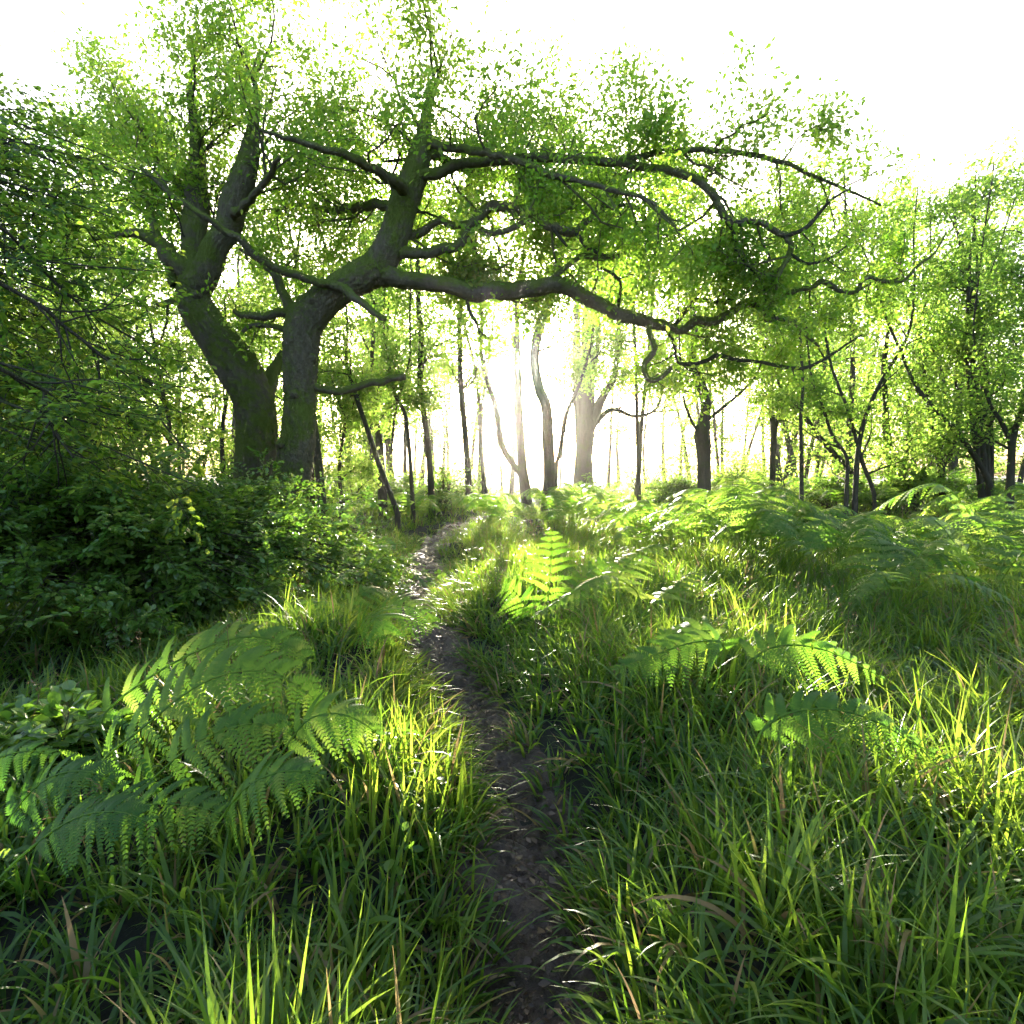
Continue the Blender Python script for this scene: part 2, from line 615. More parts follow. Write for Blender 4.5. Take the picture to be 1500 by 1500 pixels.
# leaf litter on the path
n = 4200
ly = prg.uniform(.8, 15, n) ** 1.0
ly = .8 + 14 * prg.uniform(0, 1, n) ** 1.7
lx = path_x(ly) + prg.normal(size=n) * path_half(ly) * .75
mb = MB()
d = prg.normal(size=(n, 3))
d[:, 2] *= .25
nn = np.array([0, 0, 1.]) + prg.normal(size=(n, 3)) * .35
add_leaves(mb, np.stack([lx, ly, gz(lx, ly) + .012 + prg.uniform(0, .015, n)], -1), d, nn, prg.uniform(.1, 1, n) ** 2.2 * .045 + .006, prg.uniform(0, 1, n), LEAF_SIMPLE)
for _ in range(130):
    y = .9 + 9 * prg.uniform(0, 1) ** 1.5
    x = float(path_x(y)) + prg.normal() * float(path_half(y)) * .8
    q = walk((x, y, float(gz(x, y)) + .02), (prg.normal(), prg.normal(), 0), prg.uniform(.05, .22), 4, .25, 0, prg)
    q[:, 2] = q[0, 2] + prg.normal(size=5) * .004
    tube(mb, q, prg.uniform(.0015, .004), k=4, val=prg.uniform(0, .5))
lit = link('fallen_leaves', mb.mesh('fallen_leaves', M_LITTER))
tag(lit, 'brown dead leaf fragments trodden into the muddy path', 'leaf litter', kind='stuff')


# ------------------------------------------------------------------ grass
def blades(mb, x, y, L, w, lean, curve, az, seg, val, z0=0.0):
    n = len(x)
    s = np.linspace(0, 1, seg + 1)
    th = lean[:, None] + curve[:, None] * s[None] ** 1.3
    ds = (L / seg)[:, None]
    h = np.concatenate([np.zeros((n, 1)), np.cumsum(np.sin((th[:, 1:] + th[:, :-1]) / 2) * ds, 1)], 1)
    z = np.concatenate([np.zeros((n, 1)), np.cumsum(np.cos((th[:, 1:] + th[:, :-1]) / 2) * ds, 1)], 1)
    ca, sa = np.cos(az)[:, None], np.sin(az)[:, None]
    base = gz(x, y)[:, None] - .03 + z0
    cx = x[:, None] + ca * h
    cyy = y[:, None] + sa * h
    cz = np.maximum(base + z, base + .01)
    wd = (w[:, None] / 2) * np.clip((1 - s[None] ** 2.2) * (.55 + .9 * np.minimum(s[None] * 3, .5)), .03, 1)
    tw = rng.normal(size=(n, 1)) * .5
    wx = -sa * np.cos(tw) * wd
    wy = ca * np.cos(tw) * wd
    wz = np.sin(tw) * wd
    a = np.stack([cx - wx, cyy - wy, cz - wz], -1)
    b = np.stack([cx + wx, cyy + wy, cz + wz], -1)
    v = np.stack([a, b], 2).reshape(n, -1, 3)
    k = 2 * (seg + 1)
    q0 = np.array([(2 * i, 2 * i + 1, 2 * i + 3, 2 * i + 2) for i in range(seg)])
    q = q0[None] + (np.arange(n) * k)[:, None, None]
    mb.add(v.reshape(-1, 3), q.reshape(-1, 4), val=np.repeat(val, k))


def scatter_tufts(y0, y1, dens, rg, margin=1.0):
    """Tuft centres in the wedge the camera sees, with a margin to each side."""
    def half(y):
        return .92 * np.maximum(y, 0) + margin
    area = (half(y0) + half(y1)) * (y1 - y0)
    n = int(area * dens)
    y = np.sqrt(rg.uniform(max(y0, 0) ** 2, y1 ** 2, n)) if y0 > 2 else rg.uniform(y0, y1, n)
    x = rg.uniform(-1, 1, n) * half(y)
    return x, y


def grass_zone(mb, y0, y1, dens, per, L0, w0, seg, rg):
    x, y = scatter_tufts(y0, y1, dens, rg)
    clump = np.sin(x * 1.9 + 1.3 * np.sin(y * 1.1)) * np.sin(y * 1.7 + np.sin(x * 1.3)) + .5 * np.sin(x * 4.3 + y * 2.9)
    dpt = np.abs(x - path_x(y)) - path_half(y)
    ok = (dpt > rg.uniform(-.03, .06, len(x))) | (y > 18.5)
    ok &= rg.uniform(0, 1, len(x)) < np.clip(.95 + .25 * clump, .75, 1)
    x, y, clump, dpt = x[ok], y[ok], clump[ok], dpt[ok]
    nt = len(x)
    tb = np.clip(.42 + .14 * clump + rg.normal(size=nt) * .12, .02, .78)
    tl = L0 * rg.uniform(.7, 1.2, nt) * (1 + .18 * clump) * np.clip(.54 + dpt * .8, .54, 1)
    fd = np.hypot((x + 1.55) / 1.15, (y - 2.1) / 1.0)
    tl = tl * np.clip(fd ** 1.5 * .85, .6, 1)
    # blades beside the path flop towards it
    idx = np.repeat(np.arange(nt), per)
    n = len(idx)
    az = rg.uniform(0, 2 * math.pi, n)
    toward = np.where(x[idx] > path_x(y[idx]), math.pi, 0.)
    flop = (dpt[idx] < .35) & (rg.uniform(0, 1, n) < .48) & (y[idx] < 17)
    az = np.where(flop, toward + rg.normal(size=n) * .7, az)
    r = rg.uniform(0, .09, n)
    bx = x[idx] + np.cos(az) * r
    by = y[idx] + np.sin(az) * r
    L = tl[idx] * rg.uniform(.55, 1.2, n)
    lean = np.abs(rg.normal(size=n)) * .28 + .05 + flop * .25
    curve = np.abs(rg.normal(size=n)) * .8 + rg.uniform(0, 1.3, n) ** 2
    val = np.clip(tb[idx] + rg.normal(size=n) * .1, 0, .8)
    dry = rg.uniform(0, 1, n) < .07
    flat = rg.uniform(0, 1, n) < .1                       # last year's blades lying as thatch
    lean = np.where(flat, rg.uniform(.9, 1.4, n), lean)
    dry |= flat & (rg.uniform(0, 1, n) < .6)
    val = np.where(dry, rg.uniform(.88, 1, n), val)
    w = w0 * rg.uniform(.6, 1.3, n)
    blades(mb, bx, by, L, w, lean, curve, az, seg, val)


grg = np.random.default_rng(11)
mb = MB()
grass_zone(mb, .5, 3.2, 100, 20, .44, .017, 7, grg)
grass_zone(mb, 3.2, 7, 95, 18, .36, .016, 6, grg)
grass_zone(mb, 7, 13, 52, 14, .32, .015, 4, grg)
grass_zone(mb, 13, 24, 18, 12, .32, .018, 3, grg)
grass_zone(mb, 24, 48, 4, 10, .4, .035, 3, grg)
# broad pale blades standing along the left of the path in front
n = 520
bx = grg.uniform(-.62, .12, n)
by = grg.uniform(1.7, 3.4, n)
ok = (path_x(by) - bx > path_half(by) + .02) & (path_x(by) - bx < .75)
bx, by = bx[ok], by[ok]
n = len(bx)
blades(mb, bx, by, grg.uniform(.2, .42, n), grg.uniform(.014, .024, n), np.abs(grg.normal(size=n)) * .15, grg.uniform(0, 1, n) ** 3 * 3.2, grg.uniform(0, 6.28, n), 8,
       np.where(grg.uniform(0, 1, n) < .06, .95, grg.uniform(.5, .8, n)))
grass = link('grass', mb.mesh('grass', M_GRASS))
tag(grass, 'lush tussocky woodrush and grass covering the woodland floor', 'grass', kind='stuff')

# dry flower stalks of the woodrush
mb = MB()
n = 420
sx, sy = scatter_tufts(2.5, 14, 3, grg)
sel = (np.abs(sx - path_x(sy)) > .4)
sx, sy = sx[sel][:n], sy[sel][:n]
for x, y in zip(sx, sy):
    h = grg.uniform(.38, .62)
    p = walk((x, y, float(gz(x, y))), (grg.normal() * .25, grg.normal() * .25, 1), h, 5, .08, -.03, grg)
    tube(mb, p, np.linspace(.003, .0014, 6), k=3, cap=False, val=grg.uniform(.1, .6))
    for j in range(6):
        q = walk(p[-1 - (j % 2)], grg.normal(size=3) + np.array([0, 0, .8]), grg.uniform(.03, .09), 2, .2, 0, grg)
        tube(mb, q, .0008, k=3, cap=False, val=.5)
        pp = q[-1] + grg.normal(size=(4, 3)) * .006
        add_leaves(mb, pp, grg.normal(size=(4, 3)), grg.normal(size=(4, 3)), .012, grg.uniform(0, .7, 4), LEAF_SIMPLE)
st = link('dry_grass_stalks', mb.mesh('dry_grass_stalks', M_STRAW))
tag(st, 'thin brown seeding stalks standing up out of the grass', 'seed stalks', kind='stuff')


# small leafy weeds among the grass
mb = MB()
wl = MB()
wx_, wy_ = scatter_tufts(1.6, 13, 2.2, grg)
for x, y in zip(wx_, wy_):
    if abs(x - path_x(y)) < path_half(y) + .06 or grg.uniform() < .35:
        continue
    for _ in range(int(grg.integers(1, 4))):
        a = grg.normal(size=2) * .1
        h = grg.uniform(.14, .4)
        p = walk((x + a[0], y + a[1], float(gz(x, y)) - .03), (grg.normal() * .3, grg.normal() * .3, 1), h, 4, .12, 0, grg)
        tube(mb, p, np.linspace(.0025, .001, 5), k=3, cap=False, val=.4)
        m = int(grg.integers(5, 12))
        u = grg.uniform(.25, 1, m) * 3.99
        i = u.astype(int)
        q = p[i] + (p[i + 1] - p[i]) * (u - i)[:, None]
        d = grg.normal(size=(m, 3))
        d[:, 2] = d[:, 2] * .2 - .1
        add_leaves(mb, q, d, np.array([0, 0, 1.]) + grg.normal(size=(m, 3)) * .25, grg.uniform(.025, .06, m), np.clip(.5 + grg.normal() * .2 + grg.normal(size=m) * .1, 0, 1), LEAF_FULL)
weeds = link('undergrowth', mb.mesh('undergrowth', M_BEECHLEAF, False))
tag(weeds, 'small broad-leaved weeds scattered through the grass', 'weeds', kind='stuff')


# ------------------------------------------------------------------ trees: common
def img_stem(trace, Ydef):
    """[(px, py, width_px[, Y])] -> points and radii in the world."""
    P, r = [], []
    for row in trace:
        Yd = row[3] if len(row) > 3 else Ydef
        P.append(at(row[0], row[1], Yd))
        r.append(row[2] / FPX * Yd / 2)
    return np.array(P), np.array(r)


def sweep(mb, P, r, k=10, rough=.06, step=.1, cap=True, kink=0., ridge=0.):
    L = np.linalg.norm(np.diff(P, axis=0), axis=1).sum()
    n = max(4, int(L / step))
    s = spline(np.column_stack([P, r]), n)
    s[:, 3] = np.maximum(s[:, 3], .001)
    if kink:
        m = max(3, int(L / max(2.2 * r.mean(), .08)))
        c = rng.normal(size=(m, 3))
        j = np.stack([np.interp(np.linspace(0, m - 1, n), np.arange(m), c[:, a]) for a in range(3)], 1)
        w = max(1, n // m // 2)
        j = np.stack([np.convolve(np.pad(j[:, a], w, mode='edge'), np.ones(2 * w + 1) / (2 * w + 1), 'valid') for a in range(3)], 1)
        s[:, :3] += j * s[:, 3:4] * kink
    tube(mb, s[:, :3], s[:, 3], k=k, rough=rough, cap=cap, ridge=ridge)
    return s[:, :3], s[:, 3]


def to_ground(P, r, flare=1.5):
    """Prepend the buried, flared foot of a trunk whose traced foot hides in the grass."""
    p0 = P[0]
    g = float(gz(p0[0], p0[1]))
    top = p0[2]
    d = P[0] - P[1]
    d = d / max(abs(d[2]), .2) if d[2] < 0 else np.array([0, 0, -1.])
    d[:2] *= .3
    d = d / abs(d[2])
    rows, rr = [], []
    for f, k in ((1.15, flare), (.8, 1 + (flare - 1) * .35), (.4, 1.06)):
        h = (top - g + .1) * f
        rows.append(p0 + d * h)
        rr.append(r[0] * k)
    return np.vstack([rows, P]), np.r_[rr, r]


# ------------------------------------------------------------------ the twin oaks in front
def oak(name, label, stems, limbs, Yd, seed, crown_top, n_fill=0):
    rg = np.random.default_rng(seed)
    trunk, wood = MB(), MB()
    P, r = img_stem(stems[0], Yd)
    P, r = to_ground(P, r, 1.7)
    root = thing(name, label, 'tree', (P[0][0], P[0][1], float(gz(P[0][0], P[0][1]))))
    sweep(trunk, P, r, 72, .05, .03, kink=.12, ridge=.085)
    crown = Crown('tuft', .08, 12, LEAF_OAK, .62)
    for s in stems[1:]:
        P, r = img_stem(s, Yd)
        p, rr = sweep(trunk, P, r, 56, .05, .035, kink=.12, ridge=.085)
        if s[-1][1] < 290:
            ramify(wood, crown, p, rr, rg, 12, 1.45, 3, .3, .03, u0=.25, keep=lambda q, Yk=Yd: q[1] > Yk + .15 or q[2] > 5.9, u1=.35)
    # knobs and burrs where branches were shed
    for i in range(9):
        P, r = img_stem(stems[0], Yd)
        u = rg.uniform(0, 1)
        s = spline(np.column_stack([P, r]), 40)[int(u * 39)]
        a = rg.uniform(-2.6, -.4)
        c = s[:3] + np.array([math.cos(a), math.sin(a), 0]) * s[3] * .82
        q = np.array([c, c + np.array([math.cos(a), math.sin(a), .2]) * .05, c + np.array([math.cos(a), math.sin(a), .3]) * .085])
        tube(trunk, q, [.09 * rg.uniform(.6, 1.1), .075, .03], k=9, rough=.12)
    part('trunk', trunk, M_OAKBARK, root)
    for tr, opts in limbs:
        P, r = img_stem(tr, Yd)
        lm = MB()
        big = r.max() > .06
        p, rr = sweep(lm, P, r, 36 if big else 8, .06 if big else .12, .035 if big else .06, kink=.3, ridge=.085 if big else 0)
        for _ in range(int(len(p) * (.05 if big else .1))):   # dead stubs
            i = int(rg.integers(1, len(p) - 1))
            q = walk(p[i], side_dir(unit(p[i + 1] - p[i - 1]), rg.uniform(.5, 1.4), rg), rg.uniform(.06, .32), 3, .35, 0, rg)
            tube(lm, q, np.linspace(min(rr[i] * .4, .012), .003, 4), k=4)
        L = np.linalg.norm(np.diff(p, axis=0), axis=1).sum()
        if opts.get('n', 1):
            ramify(lm, crown, p, rr, rg, max(2, int(L * opts.get('n', 3.2) * 1.6)), opts.get('L', .9) * 1.35, opts.get('lv', 3), .34, opts.get('trop', .05),
                   u0=opts.get('u0', .1), keep=lambda q, m=P[:, 1].max() + .03 if opts.get('back') else P[:, 1].min(), z=P[:, 2].max(): q[1] > m - .02 or q[2] > 5.6, taper=.55, u1=.35)
        part('branch', lm, M_OAKBARK if r.max() > .04 else M_DARKBARK, root)
    part('twigs', wood, M_DARKBARK, root)
    cm = MB()
    crown.flush(cm)
    part('crown', cm, M_OAKLEAF, root, smooth=False)
    return root


A_stems = [
    [(375, 745, 56), (376, 717, 54), (378, 663, 53), (379, 613, 53), (371, 580, 54), (350, 540, 57), (322, 500, 52), (298, 467, 48), (284, 440, 46), (284, 415, 44)],
    [(284, 425, 42), (302, 398, 38), (312, 378, 36), (322, 355, 34), (337, 320, 35), (350, 281, 34), (362, 235, 28), (370, 190, 17), (376, 145, 9), (372, 105, 4), (378, 75, 1)],
    [(286, 420, 36), (281, 385, 32, 9.8), (282, 365, 30, 9.9), (284, 320, 33, 10), (288, 280, 30, 10), (290, 235, 22, 10), (285, 180, 13, 10), (278, 130, 7, 10), (284, 90, 2, 10)],
]
A_limbs = [
    ([(278, 412, 26), (262, 385, 24), (244, 362, 20), (222, 350, 16), (195, 342, 12), (160, 345, 7), (130, 352, 4)], {'n': 2.4, 'back': 1}),
    ([(258, 420, 14), (240, 375, 12), (225, 330, 10), (212, 295, 8), (200, 275, 6), (185, 240, 4)], {'n': 2.4, 'back': 1}),
    ([(300, 470, 12, 9.7), (262, 443, 9, 9.7), (232, 446, 7, 9.8)], {'n': 1}),
    ([(372, 605, 20, 9.7), (395, 560, 18, 10.2), (415, 515, 15, 10.6), (428, 480, 10, 10.8), (440, 440, 7, 11)], {'n': 1}),
    ([(340, 320, 14), (360, 300, 11, 9), (385, 270, 9, 8.6), (410, 230, 6, 8.2)], {'n': 2, 'u0': .5}),
    ([(288, 300, 14, 10), (255, 262, 11, 10.3), (220, 225, 8, 10.6), (190, 180, 4, 11)], {}),
]
B_stems = [
    [(424, 735, 54), (424, 700, 51), (426, 665, 48), (430, 635, 46), (436, 590, 43), (438, 560, 45), (441, 520, 46), (444, 485, 49), (450, 462, 50), (468, 445, 46), (500, 424, 44), (530, 408, 46), (556, 396, 46)],
    [(545, 402, 44), (566, 374, 42), (577, 340, 40), (588, 310, 40), (600, 281, 40), (613, 238, 32), (622, 195, 20), (626, 160, 12), (640, 120, 6), (648, 85, 2)],
]
B_limbs = [
    # the great horizontal limb, then its forks
    ([(555, 402, 34), (575, 409, 26), (600, 408, 23), (625, 413, 22), (655, 419, 22), (690, 425, 23), (720, 429, 24), (745, 427, 24), (775, 421, 23), (802, 420, 22), (830, 424, 21), (860, 438, 20),
      (885, 449, 19), (910, 460, 18), (940, 468, 17), (965, 478, 15), (985, 485, 13), (1000, 483, 12, 8.9), (1020, 471, 12, 8.9), (1043, 472, 12, 8.8), (1067, 460, 11, 8.8), (1087, 448, 10, 8.8),
      (1110, 446, 9, 8.7), (1125, 454, 9, 8.7)], {'n': 3.0, 'u0': .12, 'L': .8, 'trop': .09, 'back': 1}),
    ([(1123, 453, 9, 8.7), (1143, 437, 8, 8.7), (1167, 427, 8, 8.6), (1190, 422, 7, 8.6), (1206, 413, 8, 8.6), (1228, 425, 7, 8.6), (1253, 426, 6, 8.6), (1262, 412, 7, 8.6), (1276, 406, 6, 8.6), (1293, 412, 6, 8.6),
      (1323, 411, 5, 8.5), (1347, 386, 4, 8.5), (1367, 372, 3, 8.5), (1387, 340, 2, 8.5)], {'n': 2.2, 'L': .75, 'back': 1}),
    ([(1123, 455, 9, 8.7), (1124, 469, 8, 8.6), (1147, 466, 8, 8.5), (1165, 474, 7, 8.4), (1183, 492, 6, 8.3), (1200, 508, 3, 8.2)], {'n': 1.8, 'L': .6, 'back': 1}),
    ([(950, 472, 10), (952, 488, 9, 8.9), (959, 512, 9, 8.8), (944, 531, 8, 8.8), (945, 545, 8, 8.7), (953, 557, 8, 8.7), (970, 552, 7, 8.6), (983, 537, 6, 8.6)], {'n': 1.2, 'L': .35, 'lv': 2}),
    ([(975, 482, 6), (987, 500, 5), (990, 520, 4), (994, 531, 4), (1010, 533, 6), (1035, 529, 6), (1050, 521, 6), (1075, 527, 6), (1105, 529, 5), (1140, 535, 5), (1180, 539, 5), (1215, 521, 4), (1240, 504, 3), (1263, 491, 2)], {'n': 1.8, 'L': .55, 'back': 1}),
    # the high limb whose end comes back down into the picture on the right
    ([(606, 262, 18), (680, 240, 13, 8.8), (780, 232, 12, 8.5), (900, 238, 11, 8.3), (1000, 255, 11, 8.1), (1043, 282, 11, 8), (1054, 305, 11, 8), (1065, 322, 10, 8), (1080, 325, 9, 8), (1110, 325, 8, 8), (1135, 339, 8, 8), (1151, 348, 8, 8), (1158, 372, 8, 8),
      (1147, 390, 6, 8), (1138, 410, 5, 8), (1137, 425, 3, 8)], {'n': 2.0, 'u0': .08}),
    ([(1065, 322, 6, 8), (1076, 348, 5, 8.1), (1082, 376, 4, 8.2), (1110, 407, 4, 8.4), (1128, 440, 3, 8.6)], {'n': 1}),
    ([(1148, 346, 7, 8), (1180, 335, 6, 7.9), (1202, 310, 5, 7.9), (1218, 292, 4, 7.8), (1245, 276, 2, 7.8)], {'n': 2.4, 'L': .6}),
    ([(1158, 372, 5, 8), (1185, 386, 4, 8), (1215, 378, 3, 8), (1240, 360, 2, 8)], {'n': 2.4, 'L': .5}),
    # upper middle limbs
    ([(585, 372, 20), (610, 372, 15), (645, 364, 13), (667, 360, 13), (684, 340, 13), (698, 322, 13), (717, 303, 14), (750, 304, 14), (783, 316, 14), (812, 331, 13), (842, 338, 12), (865, 321, 9), (888, 300, 8), (908, 278, 6), (930, 240, 3)], {'n': 2.6, 'u0': .2}),
    ([(648, 322, 9, 9.2), (665, 329, 10, 9.2), (685, 328, 10, 9.1), (703, 333, 10, 9.1), (720, 343, 11, 9.1), (740, 338, 9, 9), (767, 325, 8, 9), (795, 320, 7, 9)], {'n': 2.5}),
    ([(575, 350, 16), (610, 345, 12, 9.2), (632, 330, 10, 9.2), (650, 321, 9, 9.2)], {'n': 2}),
    ([(806, 325, 6, 9), (817, 345, 5, 8.9), (833, 364, 3, 8.8)], {'n': 2, 'L': .4}),
    ([(843, 338, 7, 9), (860, 362, 6, 8.9), (887, 374, 4, 8.8)], {'n': 2, 'L': .4}),
    ([(880, 303, 6, 9), (905, 300, 6, 8.9), (935, 305, 5, 8.8), (948, 325, 5, 8.7), (952, 345, 3, 8.6)], {'n': 3, 'L': .5}),
    ([(795, 420, 10), (812, 406, 8), (833, 390, 8), (852, 376, 8), (880, 378, 8), (897, 377, 8), (915, 370, 8)], {'n': 2.5, 'L': .5}),
    ([(880, 392, 3, 8.6), (900, 402, 5, 8.7), (910, 420, 4, 8.8), (905, 450, 6, 9)], {'n': 3, 'L': .5}),
    ([(985, 480, 7), (1020, 440, 6, 9.2), (1055, 443, 6, 9.3), (1090, 430, 5, 9.4), (1120, 408, 3, 9.5)], {'n': 3, 'L': .6}),
    ([(684, 430, 6), (687, 453, 5), (697, 473, 4), (703, 490, 2)], {'n': 2, 'L': .3, 'lv': 2}),
    # left side of the fork: crossing branch, stub, short curls
    ([(507, 420, 14, 8.8), (480, 416, 12, 8.7), (460, 412, 11, 8.6), (433, 406, 11, 8.5), (400, 391, 11, 8.4), (370, 371, 11, 8.3), (348, 350, 11, 8.2), (320, 331, 9, 8.1), (287, 307, 8, 8), (247, 282, 7, 8), (205, 245, 4, 8)], {'n': 1, 'u0': .2, 'L': .5}),
    ([(490, 418, 13, 8.7), (505, 425, 12, 8.6), (520, 436, 11, 8.5), (543, 452, 9, 8.4), (566, 466, 8, 8.4)], {'n': 0}),
    ([(434, 470, 18), (418, 437, 14), (409, 413, 12), (397, 396, 10), (380, 382, 7), (350, 365, 4)], {'n': 3}),
    ([(428, 464, 14), (408, 459, 12), (387, 464, 11), (360, 462, 9), (343, 455, 6)], {'n': 2.5, 'L': .6}),
    ([(425, 485, 9), (400, 478, 8), (383, 476, 8), (365, 478, 7), (356, 486, 5)], {'n': 1.5, 'L': .4}),
    ([(452, 562, 12), (465, 568, 11), (490, 571, 11), (520, 567, 10), (550, 559, 10), (575, 555, 9), (591, 553, 9)], {'n': 0}),
    # boughs towards and away from the camera, above the picture's top
    ([(600, 285, 18), (560, 255, 14, 8.2), (500, 225, 11, 7.6), (430, 205, 7, 7.2), (380, 190, 4, 7)], {'n': 1.4}),
    ([(590, 305, 15), (540, 300, 12, 9.6), (490, 310, 9, 10), (440, 300, 6, 10.4), (400, 310, 4, 10.6)], {'n': 3}),
    ([(618, 220, 14), (690, 250, 11, 9.8), (770, 262, 9, 10.4), (850, 250, 6, 11), (940, 262, 4, 11.3)], {'n': 2.4}),
    ([(620, 210, 12), (720, 225, 10, 8.2), (830, 262, 8, 7.6), (940, 290, 6, 7.3), (990, 330, 4, 7.2)], {'n': 1.6}),
    ([(895, 238, 9, 8.3), (1000, 220, 8, 8.2), (1120, 230, 7, 8.3), (1210, 265, 5, 8.4), (1290, 300, 3, 8.4)], {'n': 2}),
]
oak('oak_tree', 'leaning mossy oak forking into two upright stems, behind the other front trunk', A_stems, A_limbs, 9.7, 21, 0)
oak('oak_tree', 'big gnarled oak with one long horizontal limb reaching right across the sun', B_stems, B_limbs, 9.0, 22, 0)


# ------------------------------------------------------------------ the beech whose boughs hang in from the left
def targeted_branch(mb, p0, p1, r0, sag, rg, n=10, gnarl=.06):
    """A bough from p0 to p1 that arches over by SAG."""
    p0, p1 = np.asarray(p0, float), np.asarray(p1, float)
    mid = (p0 + p1) / 2 + np.array([0, 0, sag])
    P = spline([p0, p0 * .6 + mid * .4 + np.array([0, 0, sag * .35]), mid, p1], n)
    L = np.linalg.norm(p1 - p0)
    P[1:] += np.cumsum(rg.normal(size=(n - 1, 3)), 0) * gnarl * L / n * .5
    r = np.linspace(r0, .003, n)
    tube(mb, P, r, k=6, cap=False, rough=.05)
    return P, r


def beech():
    rg = np.random.default_rng(31)
    base = np.array([-7.6, 6.6, 0.])
    base[2] = gz(base[0], base[1])
    root = thing('beech_tree', 'beech standing off to the left whose thin dark boughs sweep into the picture', 'tree', tuple(base))
    tm, wood = MB(), MB()
    H = 7.6
    P = base + np.array([(0, 0, -.15), (0, 0, .15), (.03, 0, 1.2), (.06, .05, 3), (.05, .05, 5), (.02, 0, 6.6), (0, 0, H)])
    sweep(tm, P, np.array([.34, .27, .22, .18, .13, .08, .03]), 14, .05, .12)
    part('trunk', tm, M_DARKBARK, root)
    crown = Crown('planar', .062, 13, LEAF_FULL, .62)

    def keep(q):
        # the open air to the right of the boughs
        if q[1] < 5.2 and q[2] > 2.2 and q[0] > -6:
            return False
        return q[0] / max(q[1], 1) < (-.455 if q[2] < 2.4 else -.515)
    traced = [
        [(-60, 300, 6, 5.2), (0, 333, 5, 5.3), (30, 360, 5, 5.5), (60, 393, 4, 5.6), (87, 420, 4, 5.7), (110, 440, 4, 5.8), (140, 463, 3, 5.9), (173, 483, 3, 6.0), (200, 500, 3, 6.1), (220, 520, 2, 6.2), (245, 545, 2, 6.3)],
        [(-60, 385, 8, 5.0), (0, 415, 7, 5.1), (33, 433, 6, 5.2), (67, 453, 6, 5.3), (93, 477, 5, 5.4), (120, 497, 5, 5.5), (143, 517, 5, 5.6), (173, 537, 4, 5.7), (200, 552, 4, 5.8), (227, 562, 3, 5.9), (267, 567, 2, 6.0)],
        [(200, 552, 4, 5.8), (210, 577, 3, 5.8), (230, 593, 3, 5.8), (234, 612, 3, 5.8), (253, 637, 3, 5.8), (278, 668, 2, 5.8)],
        [(-60, 510, 8, 4.6), (0, 540, 7, 4.7), (27, 553, 7, 4.8), (63, 570, 6, 4.9), (66, 600, 6, 4.9), (84, 637, 5, 5.0), (108, 670, 3, 5.0)],
        [(84, 637, 4, 5.0), (72, 652, 3, 5.0), (58, 668, 2, 5.0)],
        [(30, 255, 6, 7), (70, 281, 5, 7), (93, 300, 4, 7), (117, 322, 3, 7), (145, 362, 2, 7)],
        [(-40, 470, 5, 6.2), (20, 515, 4, 6.3), (80, 560, 3, 6.4), (150, 590, 3, 6.5), (230, 640, 2, 6.6)],
    ]
    for j, t in enumerate(traced):
        P, r = img_stem(t, 6)
        if t[0][0] < 40:                                    # carry it back to the trunk
            h = P[0][2] + .5
            P = np.vstack([[base + np.array([.1, -.1, min(h, H - .6)])], P])
            r = np.r_[r[0] * 1.6, r]
        bm_ = MB()
        p, rr = sweep(bm_, P, r, 7, .06, .08)
        L = np.linalg.norm(np.diff(p, axis=0), axis=1).sum()
        ramify(bm_, crown, p, rr, rg, int(L * 3.3), .9, 2, .16, -.02, (.5, 1.0), .75, .3, keep)
        part('branch', bm_, M_DARKBARK, root)
    for j in range(52):
        py = 215 + 505 * (j + rg.uniform(0, 1)) / 52
        pxm = np.interp(py, [250, 300, 380, 450, 560, 700], [300, 300, 260, 270, 300, 330])
        px = rg.uniform(40, pxm)
        Yd = rg.uniform(4.6, 9.5)
        tgt = at(px, py, Yd)
        h = np.clip(tgt[2] + rg.uniform(.3, 1.3), .6, H - .4)
        bm_ = MB()
        p, rr = targeted_branch(bm_, base + np.array([.05, 0, h]), tgt, .035, rg.uniform(.1, .4), rg)
        ramify(bm_, crown, p, rr, rg, 11, .85, 2, .16, -.02, (.5, 1.0), .75, .3, keep)
        part('branch', bm_, M_DARKBARK, root)
    cm = MB()
    crown.flush(cm)
    part('crown', cm, M_BEECHLEAF, root, smooth=False)


beech()


def bush(name, label, base, targets, size, per, seed, mat, bright=.4, sub=7, Ls=.5, arch_=1.0):
    rg = np.random.default_rng(seed)
    base = np.array([base[0], base[1], float(gz(base[0], base[1]))])
    root = thing(name, label, 'bush', tuple(base))
    wood = MB()
    crown = Crown('planar', size, per, LEAF_FULL, bright)
    for t in targets:
        p, rr = targeted_branch(wood, base + np.array([*rg.normal(size=2) * .12, .02]), t, .02, arch_ * (.25 + .12 * np.linalg.norm(t[:2] - base[:2])), rg)
        ramify(wood, crown, p, rr, rg, sub, Ls, 2, .2, -.03, (.4, 1.1), .6, .35)
        crown.twig(p[-3:], rg)
    part('stems', wood, M_DARKBARK, root)
    cm = MB()
    crown.flush(cm)
    part('foliage', cm, mat, root, smooth=False)
    return root


def dome_targets(n, seed, x0, x1, y0, y1, top, low=.12, power=.6):
    rg = np.random.default_rng(seed)
    out = []
    while len(out) < n:
        x, y = rg.uniform(x0, x1), rg.uniform(y0, y1)
        h = top(x, y)
        if h < .2:
            continue
        z = low + (h - low) * rg.uniform(0, 1) ** power
        out.append(np.array([x, y, z + float(gz(x, y))]))
    return out


def top_main(x, y):
    # high on the left, sloping down towards the path, lower towards the camera
    h = np.interp(x, [-6, -4.4, -3.4, -2.2, -1.5, -1.1], [2.0, 1.75, 1.5, 1.15, .8, .0])
    edge = np.interp(x, [-6, -3.4, -2.2, -1.3], [3.3, 3.9, 5.2, 6.2])
    return h * np.clip((y - edge) / 1.2 + .35, 0, 1)


